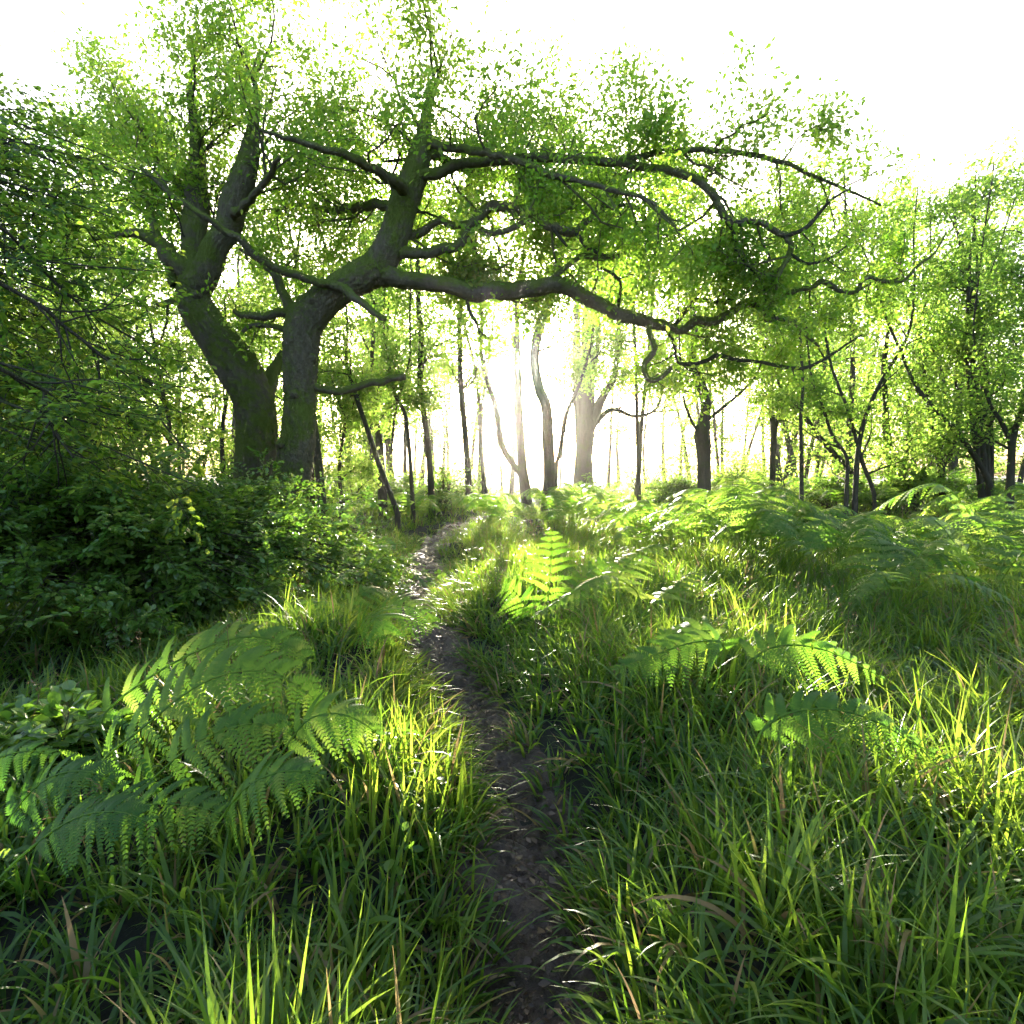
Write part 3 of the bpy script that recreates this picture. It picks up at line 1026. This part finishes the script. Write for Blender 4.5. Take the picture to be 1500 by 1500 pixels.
bush('beech_bush', 'dark broad-leaved bush massed low at the left below the hanging boughs', (-4.1, 6.2), dome_targets(165, 41, -6, -1.1, 3.3, 8.4, top_main), .056, 15, 42, M_BUSHLEAF, .5, 8)


def top_front(x, y):
    return .34 - .2 * abs(x + 2.4) / .6


bush('hazel_sapling', 'low sapling with broad serrated leaves at the left edge beside the big fern', (-2.6, 2.9), dome_targets(8, 43, -2.9, -1.95, 2.5, 3.0, top_front, .15), .085, 8, 44, M_BUSHLEAF, .55, 4, .22, .1)


# ------------------------------------------------------------------ bracken
def frond(mb, P, width, up, rg, n=26, npin=13, stalk=.22, droop=.35, bright=.5, det=True):
    """One bracken frond along P (stalk first), pinnae of half-length WIDTH to each side, blade facing UP."""
    S = spline(P, 60)
    L = np.linalg.norm(np.diff(S, axis=0), axis=1).sum()
    tube(mb, S[::3], np.linspace(.006, .0015, len(S[::3])) * (L / 1.1) ** .5, k=4, cap=False, val=.75)
    tan = unit(np.gradient(S, axis=0))
    up = np.asarray(up, float)
    us = stalk + (1 - stalk) * (np.arange(n) / n) ** .92
    spc = L * (1 - stalk) / n
    for j, u in enumerate(us):
        f = (u - stalk) / (1 - stalk)
        i = min(int(u * 59), 58)
        p, t = S[i], tan[i]
        upl = unit(up - t * (up @ t))
        sd = np.cross(t, upl)
        pl = width * (min(1, .62 + f * 2.2) * (1 - f) ** .85 + .02) * rg.uniform(.82, 1.1)
        for sg in (-1, 1):
            d = unit(sd * sg + t * rg.uniform(.3, .6) + rg.normal(size=3) * .1)
            m = max(4, int(npin * (pl / width) ** .6))
            s = (np.arange(m) + .5) / m
            q = p + d * (s[:, None] * pl) - np.array([0, 0, 1.]) * (droop * pl * s[:, None] ** 1.8)
            q = q + t * (.12 * pl * s[:, None] ** 2)
            dd = unit(np.gradient(q, axis=0)) if m > 1 else d[None]
            nr = unit(upl - dd * (dd @ upl)[:, None])
            ss = np.cross(dd, nr)
            ll = min(pl * .3, spc * .52) * (1 - s) ** .6 + .003
            sp = pl / m
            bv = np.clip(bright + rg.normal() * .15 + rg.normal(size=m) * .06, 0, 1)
            for s2 in (-1, 1):
                ld = unit(ss * s2 + dd * .38 - np.array([0, 0, .12]))
                # pinnule: a pointed quad with a broad foot
                a = q - dd * sp * .46
                b = q + dd * sp * .46
                tip = q + ld * ll[:, None]
                m1 = q + ld * (ll * .6)[:, None] - dd * sp * .38
                m2 = q + ld * (ll * .6)[:, None] + dd * sp * .46
                v = np.stack([a, m1, tip + dd * sp * .15, m2, b], 1).reshape(-1, 3)
                k = np.arange(m)[:, None] * 5
                mb.add(v, np.hstack([k, k + 1, k + 3, k + 4]), np.hstack([k + 1, k + 2, k + 3]), val=np.repeat(bv, 5))


def arch(base, az, L, rise, rg, reach=.8, tipdrop=.35):
    """A frond's rachis: up from BASE, arching over towards azimuth AZ."""
    d = np.array([math.cos(az), math.sin(az), 0])
    b = np.asarray(base, float)
    return [b, b + d * L * .12 + np.array([0, 0, rise * .6]), b + d * L * reach * .45 + np.array([0, 0, rise]),
            b + d * L * reach * .8 + np.array([0, 0, rise * (1 - tipdrop * .4)]), b + d * L * reach * 1.05 + np.array([0, 0, rise * (1 - tipdrop)])]


def fern_traced(name, label, base, fronds, seed, bright=.5, group=None):
    """fronds: ([(px, py, Y), ...] from the first leaflets to the tip, width, up vector[, brightness])."""
    rg = np.random.default_rng(seed)
    b = np.array([base[0], base[1], float(gz(base[0], base[1]))])
    root = thing(name, label, 'fern', tuple(b), group)
    for fr in fronds:
        pts = [at(*p) for p in fr[0]]
        P = [b, b * .45 + pts[0] * .55 + np.array([0, 0, .04])] + pts
        S = spline(P, 60)
        seg = np.r_[0, np.cumsum(np.linalg.norm(np.diff(S, axis=0), axis=1))]
        i0 = int(60 * 2.0 / (len(P) - 1))
        m = MB()
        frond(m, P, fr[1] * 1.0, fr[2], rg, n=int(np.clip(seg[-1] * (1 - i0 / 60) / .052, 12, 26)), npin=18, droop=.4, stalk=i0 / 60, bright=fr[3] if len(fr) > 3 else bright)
        part('frond', m, M_FERN, root, smooth=False)
    return root


UP = np.array([0, -.25, 1.])
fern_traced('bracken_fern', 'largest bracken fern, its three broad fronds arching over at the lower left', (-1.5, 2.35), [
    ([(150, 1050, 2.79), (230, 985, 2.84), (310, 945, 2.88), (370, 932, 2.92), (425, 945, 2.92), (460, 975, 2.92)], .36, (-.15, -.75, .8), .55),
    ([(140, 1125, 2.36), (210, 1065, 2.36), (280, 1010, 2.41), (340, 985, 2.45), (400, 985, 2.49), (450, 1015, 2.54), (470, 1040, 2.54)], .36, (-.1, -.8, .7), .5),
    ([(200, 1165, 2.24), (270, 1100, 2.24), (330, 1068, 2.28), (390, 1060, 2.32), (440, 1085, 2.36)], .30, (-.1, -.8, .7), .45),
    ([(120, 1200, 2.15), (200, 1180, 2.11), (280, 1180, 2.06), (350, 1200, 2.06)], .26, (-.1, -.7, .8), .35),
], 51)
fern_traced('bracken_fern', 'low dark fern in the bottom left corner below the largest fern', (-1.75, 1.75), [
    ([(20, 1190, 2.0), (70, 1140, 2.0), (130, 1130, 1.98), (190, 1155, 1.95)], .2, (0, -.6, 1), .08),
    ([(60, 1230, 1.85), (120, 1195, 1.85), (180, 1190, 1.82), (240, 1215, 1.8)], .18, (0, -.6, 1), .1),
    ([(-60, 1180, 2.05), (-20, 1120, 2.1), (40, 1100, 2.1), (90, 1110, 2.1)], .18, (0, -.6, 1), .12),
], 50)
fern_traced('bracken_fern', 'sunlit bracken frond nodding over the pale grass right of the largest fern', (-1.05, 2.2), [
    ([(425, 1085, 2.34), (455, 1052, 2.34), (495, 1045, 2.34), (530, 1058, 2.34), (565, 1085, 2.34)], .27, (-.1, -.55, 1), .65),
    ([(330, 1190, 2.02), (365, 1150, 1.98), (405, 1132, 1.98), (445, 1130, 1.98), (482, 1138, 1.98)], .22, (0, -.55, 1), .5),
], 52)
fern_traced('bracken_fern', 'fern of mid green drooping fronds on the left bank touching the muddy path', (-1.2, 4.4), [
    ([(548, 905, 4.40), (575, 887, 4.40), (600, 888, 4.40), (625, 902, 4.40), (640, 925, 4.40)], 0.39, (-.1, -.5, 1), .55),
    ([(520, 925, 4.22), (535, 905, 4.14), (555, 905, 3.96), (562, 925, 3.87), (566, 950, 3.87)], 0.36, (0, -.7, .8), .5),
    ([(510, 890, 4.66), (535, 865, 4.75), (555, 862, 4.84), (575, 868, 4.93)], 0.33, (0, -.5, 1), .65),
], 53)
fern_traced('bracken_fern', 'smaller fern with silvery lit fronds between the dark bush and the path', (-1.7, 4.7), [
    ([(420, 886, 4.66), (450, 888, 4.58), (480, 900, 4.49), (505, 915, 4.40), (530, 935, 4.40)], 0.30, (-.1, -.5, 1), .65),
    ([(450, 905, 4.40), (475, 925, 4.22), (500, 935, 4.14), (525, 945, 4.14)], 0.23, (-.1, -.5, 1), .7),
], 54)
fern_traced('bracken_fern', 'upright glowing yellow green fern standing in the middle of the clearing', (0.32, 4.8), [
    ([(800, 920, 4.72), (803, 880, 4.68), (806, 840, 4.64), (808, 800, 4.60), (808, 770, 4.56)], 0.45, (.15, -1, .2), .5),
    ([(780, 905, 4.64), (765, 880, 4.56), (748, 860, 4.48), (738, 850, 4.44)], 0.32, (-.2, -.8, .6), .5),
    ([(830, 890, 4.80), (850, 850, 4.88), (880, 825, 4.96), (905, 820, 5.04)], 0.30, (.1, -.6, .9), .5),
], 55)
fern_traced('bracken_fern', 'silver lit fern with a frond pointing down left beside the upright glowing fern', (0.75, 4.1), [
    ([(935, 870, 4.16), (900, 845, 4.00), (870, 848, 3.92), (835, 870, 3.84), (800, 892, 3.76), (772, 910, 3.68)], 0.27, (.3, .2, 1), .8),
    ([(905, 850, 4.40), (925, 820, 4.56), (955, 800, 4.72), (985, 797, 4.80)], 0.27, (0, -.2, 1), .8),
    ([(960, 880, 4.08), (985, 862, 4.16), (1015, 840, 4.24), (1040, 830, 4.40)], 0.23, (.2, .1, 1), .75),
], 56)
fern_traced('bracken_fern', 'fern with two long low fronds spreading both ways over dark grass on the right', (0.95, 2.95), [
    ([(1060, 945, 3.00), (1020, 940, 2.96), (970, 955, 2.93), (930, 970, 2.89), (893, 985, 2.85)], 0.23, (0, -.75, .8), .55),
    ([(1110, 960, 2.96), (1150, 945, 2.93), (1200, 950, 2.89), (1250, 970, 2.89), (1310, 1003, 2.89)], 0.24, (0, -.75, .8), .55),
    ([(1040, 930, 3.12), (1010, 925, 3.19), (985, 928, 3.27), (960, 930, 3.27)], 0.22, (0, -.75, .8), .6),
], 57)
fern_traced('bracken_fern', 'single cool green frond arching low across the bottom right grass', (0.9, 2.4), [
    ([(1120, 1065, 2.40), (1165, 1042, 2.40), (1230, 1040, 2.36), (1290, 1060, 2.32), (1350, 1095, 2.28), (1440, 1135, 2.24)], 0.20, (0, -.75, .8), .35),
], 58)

# bracken standing in the clearing and in the bank under the right-hand trees: four plants copied
frg = np.random.default_rng(61)


def fern_proto(seed, nf, L, rise, width, npin, bright):
    rg = np.random.default_rng(seed)
    out = []
    a0 = rg.uniform(0, 6.28)
    for k in range(nf):
        az = a0 + 2 * math.pi * k / nf + rg.normal() * .3
        m = MB()
        frond(m, arch((0, 0, -.05), az, L * rg.uniform(.8, 1.15), rise * rg.uniform(.75, 1.15), rg), width * rg.uniform(.85, 1.15), (rg.normal() * .1, rg.normal() * .1, 1), rg, n=17, npin=npin, stalk=.3, droop=.45, bright=bright)
        out.append(m.mesh('frond', M_FERN, False))
    return out


PROTOS = [fern_proto(71, 5, 1.05, .75, .32, 11, .75), fern_proto(72, 4, 1.2, .85, .36, 11, .7), fern_proto(73, 5, .9, .6, .3, 11, .8), fern_proto(74, 6, 1.1, .8, .33, 10, .6)]


def fern_copy(x, y, rz, s, label, group, pi):
    o = thing('bracken_fern', label, 'fern', (x, y, float(gz(x, y))), group)
    o.rotation_euler = (0, 0, rz)
    o.scale = (s, s, s)
    for me in PROTOS[pi]:
        link('frond', me, o)


def fern_field(n, ylo, yhi, pxlo, pxhi, label, group, smin=.8, smax=1.2, mind=.45):
    pts = []
    tries = 0
    while len(pts) < n and tries < 4000:
        tries += 1
        y = frg.uniform(ylo, yhi)
        x = (frg.uniform(pxlo, pxhi) - 750) / FPX * y
        if any((x - a) ** 2 + (y - b) ** 2 < mind ** 2 for a, b in pts) or abs(x - path_x(y)) < .6:
            continue
        pts.append((x, y))
        fern_copy(x, y, frg.uniform(0, 6.28), frg.uniform(smin, smax), label, group, int(frg.integers(0, 4)))


fern_field(30, 6.6, 12.5, 1080, 1560, 'bright bracken among the dense bank under the right-hand trees', 'bracken bank under the right-hand trees', .9, 1.25, .55)
fern_field(16, 7.2, 13, 900, 1090, 'low bracken in the sunlit grass right of centre below the thin far trunks', 'bracken right of the clearing', .85, 1.2, .6)
fern_field(12, 5.0, 8, 1010, 1600, 'bracken plant standing alone in the long grass in front of the bank', 'bracken in the long grass at the right', .75, 1.1, .7)
fern_field(14, 13, 19, 800, 1100, 'distant bracken at the feet of the broad forked tree', 'distant bracken at the back of the clearing', .9, 1.3)
fern_field(9, 13, 17, 600, 770, 'distant bracken below the sun at the far end of the path', 'distant bracken below the sun', .7, 1.0)
fern_field(22, 12.5, 20, 1100, 1540, 'shaded bracken behind the bank between the right-hand trunks', 'bracken between the right-hand trunks', .9, 1.3)


# ------------------------------------------------------------------ the woodland trees behind
def tree(label, stems, Yd, seed, name='woodland_tree', spread=1.0, n_limb=9, size=.1, per=14, bark=None, bright=.55, low=.3, topz=None, group=None, style='tuft', dens=1.0, ext=True):
    rg = np.random.default_rng(seed)
    trunk, wood = MB(), MB()
    root = None
    crown = Crown(style, size, per, LEAF_SIMPLE, bright)
    for si, s in enumerate(stems):
        P, r = img_stem(s, Yd)
        if si == 0 or s[0][1] > 690:
            P, r = to_ground(P, r, 1.5)
        if root is None:
            root = thing(name, label, 'tree', (P[0][0], P[0][1], float(gz(P[0][0], P[0][1]))), group)
        zt = topz if topz else 1.45 + Yd * .46
        if ext and P[-1][2] < zt - .5:                     # carry the stem up into its crown
            d = unit(P[-1] - P[-2])
            d = unit(d * .5 + np.array([0, 0, .9]))
            L = zt - P[-1][2]
            q = walk(P[-1], d, L, max(3, int(L / .9)), .1, .06, rg)[1:]
            P = np.vstack([P, q])
            r = np.r_[r, np.linspace(r[-1] * .9, .012, len(q))]
        p, rr = sweep(trunk, P, r, 9, .07, .16)
        z = p[:, 2]
        z0 = low * zt
        idx = np.where(z > z0)[0]
        if len(idx) < 3:
            continue
        ps, rs = p[idx[0]:], rr[idx[0]:]
        nl = max(3, int(1.5 * n_limb * dens / len(stems) ** .5 * (zt - z0) / 6))
        for j in range(nl):
            i = int((j + rg.uniform(0, 1)) / nl * (len(ps) - 2))
            f = i / max(1, len(ps))
            t = unit(ps[i + 1] - ps[i])
            d = side_dir(t, rg.uniform(.7, 1.3), rg, .3)
            L = spread * rg.uniform(.8, 1.9) * (1.1 - .55 * f)
            q = walk(ps[i], d, L, 7, .22, .05, rg)
            r0 = min(rs[i] * .6, .012 + L * .012)
            qr = np.linspace(r0, .004, len(q))
            wood = MB()
            tube(wood, q, qr, k=5, cap=False)
            ramify(wood, crown, q, qr, rg, 6, L * .5, 2, .25, .03, (.5, 1.15), .25, .15)
            part('branch', wood, bark or M_DARKBARK, root)
        crown.twig(ps[-4:], rg)
    part('trunk', trunk, bark or M_DARKBARK, root)
    cm = MB()
    crown.flush(cm)
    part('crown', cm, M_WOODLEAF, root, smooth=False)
    return root


T = tree
T('pair of slim trunks showing just right behind the big front oak', [[(472, 738, 13), (463, 647, 11), (457, 597, 10), (452, 540, 8)], [(455, 738, 12), (453, 640, 11), (449, 560, 9)]], 13, 101, bark=M_PALEBARK, dens=.7, low=.5)
T('thin sapling leaning left towards the cut branch of the front oak', [[(580, 745, 8), (555, 680, 8), (535, 620, 7), (520, 575, 6), (508, 530, 4)]], 14, 102, dens=1.4, spread=.7, low=.36)
T('double slim trunk with light bark between the leaning saplings', [[(563, 740, 10), (557, 650, 9), (548, 600, 8), (545, 530, 6)], [(557, 738, 6), (553, 660, 5), (551, 590, 4)]], 16.5, 103, bark=M_PALEBARK, dens=1.4, low=.36)
T('very thin wavy sapling left of the straight mid-left tree', [[(605, 747, 7), (600, 663, 6), (593, 607, 6), (580, 580, 5), (572, 547, 4), (563, 493, 3)], [(573, 660, 4), (580, 597, 4), (590, 563, 4), (600, 523, 3)]], 15, 104, dens=1.4, spread=.7, low=.36)
T('straight slender tree rising under the joint of the oak limb', [[(633, 745, 11), (628, 663, 9), (620, 597, 9), (615, 547, 8), (617, 497, 8), (613, 440, 7)]], 16, 105, dens=1.0, low=.36)
T('straight pale tree just left of the sun', [[(688, 738, 11), (685, 680, 9), (680, 620, 9), (675, 560, 8), (673, 480, 7)]], 18, 106, bark=M_PALEBARK, dens=1.5, low=.36, spread=.8)
T('bent tree with two stems joined at the foot directly below the sun', [[(772, 735, 17), (765, 680, 14), (760, 600, 12), (759, 540, 10), (757, 480, 8)], [(766, 700, 10), (750, 678, 10), (735, 650, 9), (727, 600, 9), (717, 568, 8), (705, 520, 6)]], 20, 107, bark=M_PALEBARK, dens=1.0, low=.45, spread=.8)
T('sturdy S-curved trunk right of the sun, nearest of the central trees', [[(801, 747, 20), (805, 697, 17), (803, 647, 17), (800, 597, 16), (790, 570, 15), (783, 530, 14), (787, 493, 15), (795, 466, 13)]], 17, 108, bark=M_PALEBARK, dens=1.2, low=.5)
T('thin slanting stem between the S-curved trunk and the broad forked tree', [[(814, 730, 6), (815, 683, 6), (820, 663, 6), (830, 607, 6), (847, 567, 5), (862, 520, 4)]], 19, 109, dens=1.3, low=.36, spread=.7)
T('broad old tree forking low into several stems, far right of the sun', [[(855, 725, 30), (855, 680, 27), (856, 650, 27), (857, 625, 28)], [(852, 630, 18), (848, 590, 16), (846, 540, 14), (845, 480, 11)], [(862, 632, 17), (872, 605, 16), (884, 580, 13), (900, 550, 9)], [(857, 628, 13), (862, 580, 11), (870, 540, 9), (876, 500, 7)], [(868, 625, 8), (895, 600, 7), (930, 610, 5), (960, 600, 4)]], 26, 110, bark=M_PALEBARK, dens=1.2, low=.3, spread=1.6, name='old_tree', size=.15)
T('lone thin straight trunk between the broad forked tree and the burred one', [[(936, 735, 7), (935, 680, 6), (934, 640, 6), (932, 565, 5)]], 20, 111, dens=1.5, low=.36, spread=.8)
T('dark trunk with a burr halfway up, beneath the oak limb end', [[(1031, 730, 21), (1031, 690, 19), (1030, 655, 21), (1028, 635, 22), (1033, 607, 16), (1033, 583, 17), (1021, 550, 14), (1014, 520, 10), (1018, 490, 9)], [(1031, 620, 5), (1055, 600, 5), (1085, 575, 4), (1110, 545, 3)], [(1026, 640, 5), (1010, 610, 4), (1000, 575, 3)]], 17, 112, dens=1.4, low=.36)
T('dark forked tree right of the burred trunk', [[(1131, 715, 9), (1132, 663, 8), (1133, 630, 8), (1129, 580, 6)], [(1134, 640, 6), (1141, 600, 5), (1143, 570, 4)]], 20, 113, dens=0.7, low=0.12)
T('thin straight dark sapling standing in the right-hand bracken', [[(1174, 738, 6), (1174, 680, 6), (1173, 613, 5), (1176, 563, 4)]], 14, 114, dens=0.6, low=0.15, spread=.7)
T('crooked stem slanting far to the left among the right-hand saplings', [[(1268, 722, 9), (1240, 685, 8), (1200, 640, 7), (1165, 590, 6), (1140, 560, 4)]], 17, 115, dens=0.45, low=0.15)
T('clump of dark stems spreading in a fan right of the dark forked tree', [[(1253, 722, 8), (1257, 660, 7), (1268, 610, 6), (1290, 560, 5), (1330, 490, 4)], [(1240, 720, 6), (1240, 670, 5), (1220, 640, 5), (1203, 590, 4), (1188, 548, 3)], [(1279, 718, 6), (1265, 682, 6), (1257, 655, 5)]], 15, 116, dens=0.75, low=0.12)
T('low forked tree with paler bark shaped like a letter V', [[(1312, 722, 13), (1304, 670, 12), (1298, 630, 11), (1297, 590, 8)], [(1314, 716, 8), (1326, 675, 7), (1331, 640, 6), (1330, 600, 4)]], 17, 117, bark=M_PALEBARK, dens=0.7, low=0.12)
T('upright tree branching at breast height, second from the tall multi-stem tree', [[(1381, 720, 11), (1377, 680, 10), (1367, 620, 8), (1356, 560, 6)], [(1380, 685, 7), (1397, 655, 6), (1403, 620, 5), (1400, 580, 4)]], 16, 118, dens=0.7, low=0.14)
T('long stem leaning left across the tall multi-stem tree', [[(1448, 705, 9), (1430, 672, 8), (1400, 632, 7), (1370, 600, 6), (1340, 562, 5)]], 14.5, 119, dens=0.35, low=0.2)
T('tall tree of four close dark stems near the right edge', [[(1443, 715, 11), (1436, 630, 10), (1428, 560, 9), (1425, 480, 8), (1422, 430, 6)], [(1448, 715, 10), (1444, 640, 9), (1440, 560, 8), (1437, 470, 6)], [(1437, 715, 9), (1428, 640, 8), (1421, 570, 7), (1416, 500, 5)], [(1452, 712, 7), (1452, 640, 6), (1447, 560, 5)]], 15, 120, dens=0.75, low=0.2, spread=1.1)
T('dark tree at the right edge with a diagonal bough', [[(1480, 712, 11), (1483, 650, 9), (1490, 620, 8), (1499, 590, 6)], [(1483, 655, 7), (1468, 620, 6), (1452, 595, 5), (1440, 560, 3)]], 13.5, 121, dens=0.65, low=0.16)
T('leafy tree just beyond the right edge of the view', [[(1575, 720, 13), (1572, 640, 11), (1565, 540, 8)]], 13, 122, dens=0.8, low=0.2, spread=1.2)
# understorey behind the oaks, glowing
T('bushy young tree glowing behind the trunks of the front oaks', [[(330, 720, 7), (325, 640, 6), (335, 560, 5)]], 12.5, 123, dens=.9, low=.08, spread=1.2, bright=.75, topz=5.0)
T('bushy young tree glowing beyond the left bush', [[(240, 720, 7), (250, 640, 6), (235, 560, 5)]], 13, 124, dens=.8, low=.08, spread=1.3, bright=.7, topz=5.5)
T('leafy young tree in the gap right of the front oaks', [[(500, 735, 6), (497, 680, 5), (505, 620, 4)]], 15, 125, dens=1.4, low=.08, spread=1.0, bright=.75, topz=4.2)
T('leafy young tree far to the left behind the hanging boughs', [[(110, 720, 9), (120, 640, 8), (100, 520, 6)]], 14, 126, dens=.9, low=.15, spread=1.5, bright=.6, topz=8)


# snapped stump
sb = MB()
P, r = img_stem([(719, 745, 9), (713, 725, 8), (707, 704, 6)], 16)
P, r = to_ground(P, r, 1.4)
rt = thing('snapped_trunk', 'short snapped trunk leaning left below the sun', 'stump', (P[0][0], P[0][1], float(gz(P[0][0], P[0][1]))))
sweep(sb, P, r, 9, .1, .1)
part('trunk', sb, M_PALEBARK, rt)

# low shrubs at the back of the clearing
for i, (px, Yd, w, h, lab, br) in enumerate([
    (650, 17, 1.2, 1.5, 'dark low shrub around the foot of the straight slender tree', .25),
    (590, 18, .9, 1.2, 'pale low shrub behind the thin saplings left of the straight slender tree', .7),
    (985, 20, 1.2, 1.6, 'dense shrub left of the burred trunk', .5),
    (1080, 21, 1.3, 1.7, 'loose sunlit shrub right of the burred trunk', .7),
    (1215, 17, 1.2, 1.3, 'green shrub at the foot of the fan of dark stems', .5),
    (1345, 16, 1.2, 1.3, 'green shrub between the letter V tree and the tall multi-stem tree', .5),
    (860, 24, 1.3, 1.4, 'soft shrub skirting the broad forked tree', .55),
]):
    x = (px - 750) / FPX * Yd
    tg = dome_targets(26, 200 + i, x - w, x + w, Yd - w * .8, Yd + w * .8, lambda a, b, x=x, Yd=Yd, w=w, h=h: h * (1 - .6 * ((a - x) ** 2 + (b - Yd) ** 2) / w ** 2))
    bush('shrub', lab, (x, Yd), tg, .1, 7, 220 + i, M_WOODLEAF, br, 5, .45)


# the wood beyond, which reads as one mass: trunks and leaf sprays from 28 to 60 m
def far_wood():
    rg = np.random.default_rng(301)
    mb, lv = MB(), MB()
    for i in range(190):
        Yd = rg.uniform(27, 62)
        px = rg.uniform(-250, 1750)
        if -4 < (px - 750) / FPX * Yd < 11 and rg.uniform() < .5:
            continue
        x = (px - 750) / FPX * Yd
        z = float(gz(x, Yd))
        H = rg.uniform(11, 18)
        p = walk((x, Yd, z - .2), (rg.normal() * .08, rg.normal() * .08, 1), H, 9, .06, .05, rg)
        tube(mb, p, np.linspace(rg.uniform(.1, .22), .03, 10), k=6, cap=False, val=.5)
        low = rg.uniform(.05, .25) if not 560 < px < 980 else .3
        nb = int(rg.integers(34, 56))
        for j in range(nb):
            f = rg.uniform(low, 1)
            c = p[0] + (p[-1] - p[0]) * f
            a = rg.uniform(0, 6.28)
            Lb = rg.uniform(.6, 2.6) * (1.15 - .6 * f)
            e = c + np.array([math.cos(a) * Lb, math.sin(a) * Lb, rg.uniform(-.1, .7)])
            tube(mb, np.array([c, (c + e) / 2 + rg.normal(size=3) * .1, e]), [.03, .02, .008], k=3, cap=False)
            m = 62
            u = rg.uniform(.25, 1.1, (m, 1))
            pos = c + (e - c) * u + rg.normal(size=(m, 3)) * np.array([.34, .34, .2])
            pos = pos[gap(pos, rg)]
            q = len(pos)
            add_leaves(lv, pos, rg.normal(size=(q, 3)), np.array([0, 0, .8]) + rg.normal(size=(q, 3)) * .7, rg.uniform(.12, .24, q), np.clip(.6 + rg.normal() * .15 + rg.normal(size=q) * .12, 0, 1), LEAF_SIMPLE)
    # low thickets at the wood's edge, under the line of the sun
    for i in range(22):
        Yd = rg.uniform(26, 38)
        px = rg.uniform(455, 720) if i % 3 else rg.uniform(930, 1120)
        x = (px - 750) / FPX * Yd
        H = min((Yd - 14.5) * _TE, 3.6)
        c = np.array([x, Yd, float(gz(x, Yd)) - .1])
        for _ in range(9):
            p = walk(c, (rg.normal() * .6, rg.normal() * .6, 1), H * rg.uniform(.5, 1), 5, .15, .05, rg)
            tube(mb, p, np.linspace(.025, .006, 6), k=4, cap=False)
            u = rg.uniform(.2, 1, (60, 1)) * 4.99
            k = u.astype(int)[:, 0]
            pos = p[k] + (p[k + 1] - p[k]) * (u - k[:, None]) + rg.normal(size=(60, 3)) * np.array([.3, .3, .15])
            add_leaves(lv, pos, rg.normal(size=(60, 3)), np.array([0, 0, .8]) + rg.normal(size=(60, 3)) * .7, rg.uniform(.1, .18, 60), np.clip(.75 + rg.normal(size=60) * .12, 0, 1), LEAF_SIMPLE)
    root = link('woods', None, None, (0, 40, 0))
    tag(root, 'hazy mass of far trees closing the view behind the clearing', 'woods', kind='stuff')
    a = part('trunks', mb, M_PALEBARK, root)
    tag(a, kind='stuff')
    b = part('leaves', lv, M_WOODLEAF, root, smooth=False)
    tag(b, kind='stuff')


far_wood()

# unseen trees added behind the viewpoint to shade the near grass from the open sky
def shade_trees():
    rg = np.random.default_rng(401)
    mb, lv = MB(), MB()
    for x, y, H in ((-1.0, -6.5, 9), (3.0, -3.8, 8), (6.5, -2.6, 8), (4.5, -8, 11)):
        p = walk((x, y, float(gz(x, y)) - .2), (rg.normal() * .04, rg.normal() * .04, 1), H, 9, .05, .05, rg)
        tube(mb, p, np.linspace(.2, .03, 10), k=8, cap=False, rough=.05)
        for j in range(70):
            f = rg.uniform(.3, 1)
            c = p[0] + (p[-1] - p[0]) * f
            a = rg.uniform(0, 6.28)
            Lb = rg.uniform(1, 3.2) * (1.15 - .6 * f)
            e = c + np.array([math.cos(a) * Lb, math.sin(a) * Lb, rg.uniform(-.1, .7)])
            tube(mb, np.array([c, (c + e) / 2 + rg.normal(size=3) * .1, e]), [.03, .02, .008], k=3, cap=False)
            u = rg.uniform(.25, 1.1, (60, 1))
            pos = c + (e - c) * u + rg.normal(size=(60, 3)) * np.array([.34, .34, .2])
            add_leaves(lv, pos, rg.normal(size=(60, 3)), np.array([0, 0, .8]) + rg.normal(size=(60, 3)) * .7, rg.uniform(.1, .2, 60), np.clip(.5 + rg.normal(size=60) * .15, 0, 1), LEAF_SIMPLE)
    root = link('woods', None, None, (0, -5, 0))
    tag(root, 'unseen trees added behind and beside the viewpoint to shade the near grass', 'woods', kind='stuff')
    tag(part('trunks', mb, M_DARKBARK, root), kind='stuff')
    tag(part('leaves', lv, M_WOODLEAF, root, smooth=False), kind='stuff')


shade_trees()

# ------------------------------------------------------------------ the air
def haze():
    x0, x1, y0, y1, z0, z1 = -90, 90, -12, 130, -3.0, 19.0
    mb = MB()
    v = [(x, y, z) for x in (x0, x1) for y in (y0, y1) for z in (z0, z1)]
    mb.add(v, [(0, 1, 3, 2), (4, 6, 7, 5), (0, 4, 5, 1), (2, 3, 7, 6), (0, 2, 6, 4), (1, 5, 7, 3)])
    m, nt, out = new_mat('haze')
    p = nt.nodes.new('ShaderNodeVolumePrincipled')
    p.inputs['Color'].default_value = (1, 1, .97, 1)
    p.inputs['Density'].default_value = HAZE
    p.inputs['Anisotropy'].default_value = .94
    nt.links.new(p.outputs[0], out.inputs['Volume'])
    o = link('haze', mb.mesh('haze', m, False))
    tag(o, 'bright morning haze hanging in the sunlit wood', 'haze', kind='stuff')


HAZE = 0.00045
if HAZE:
    haze()
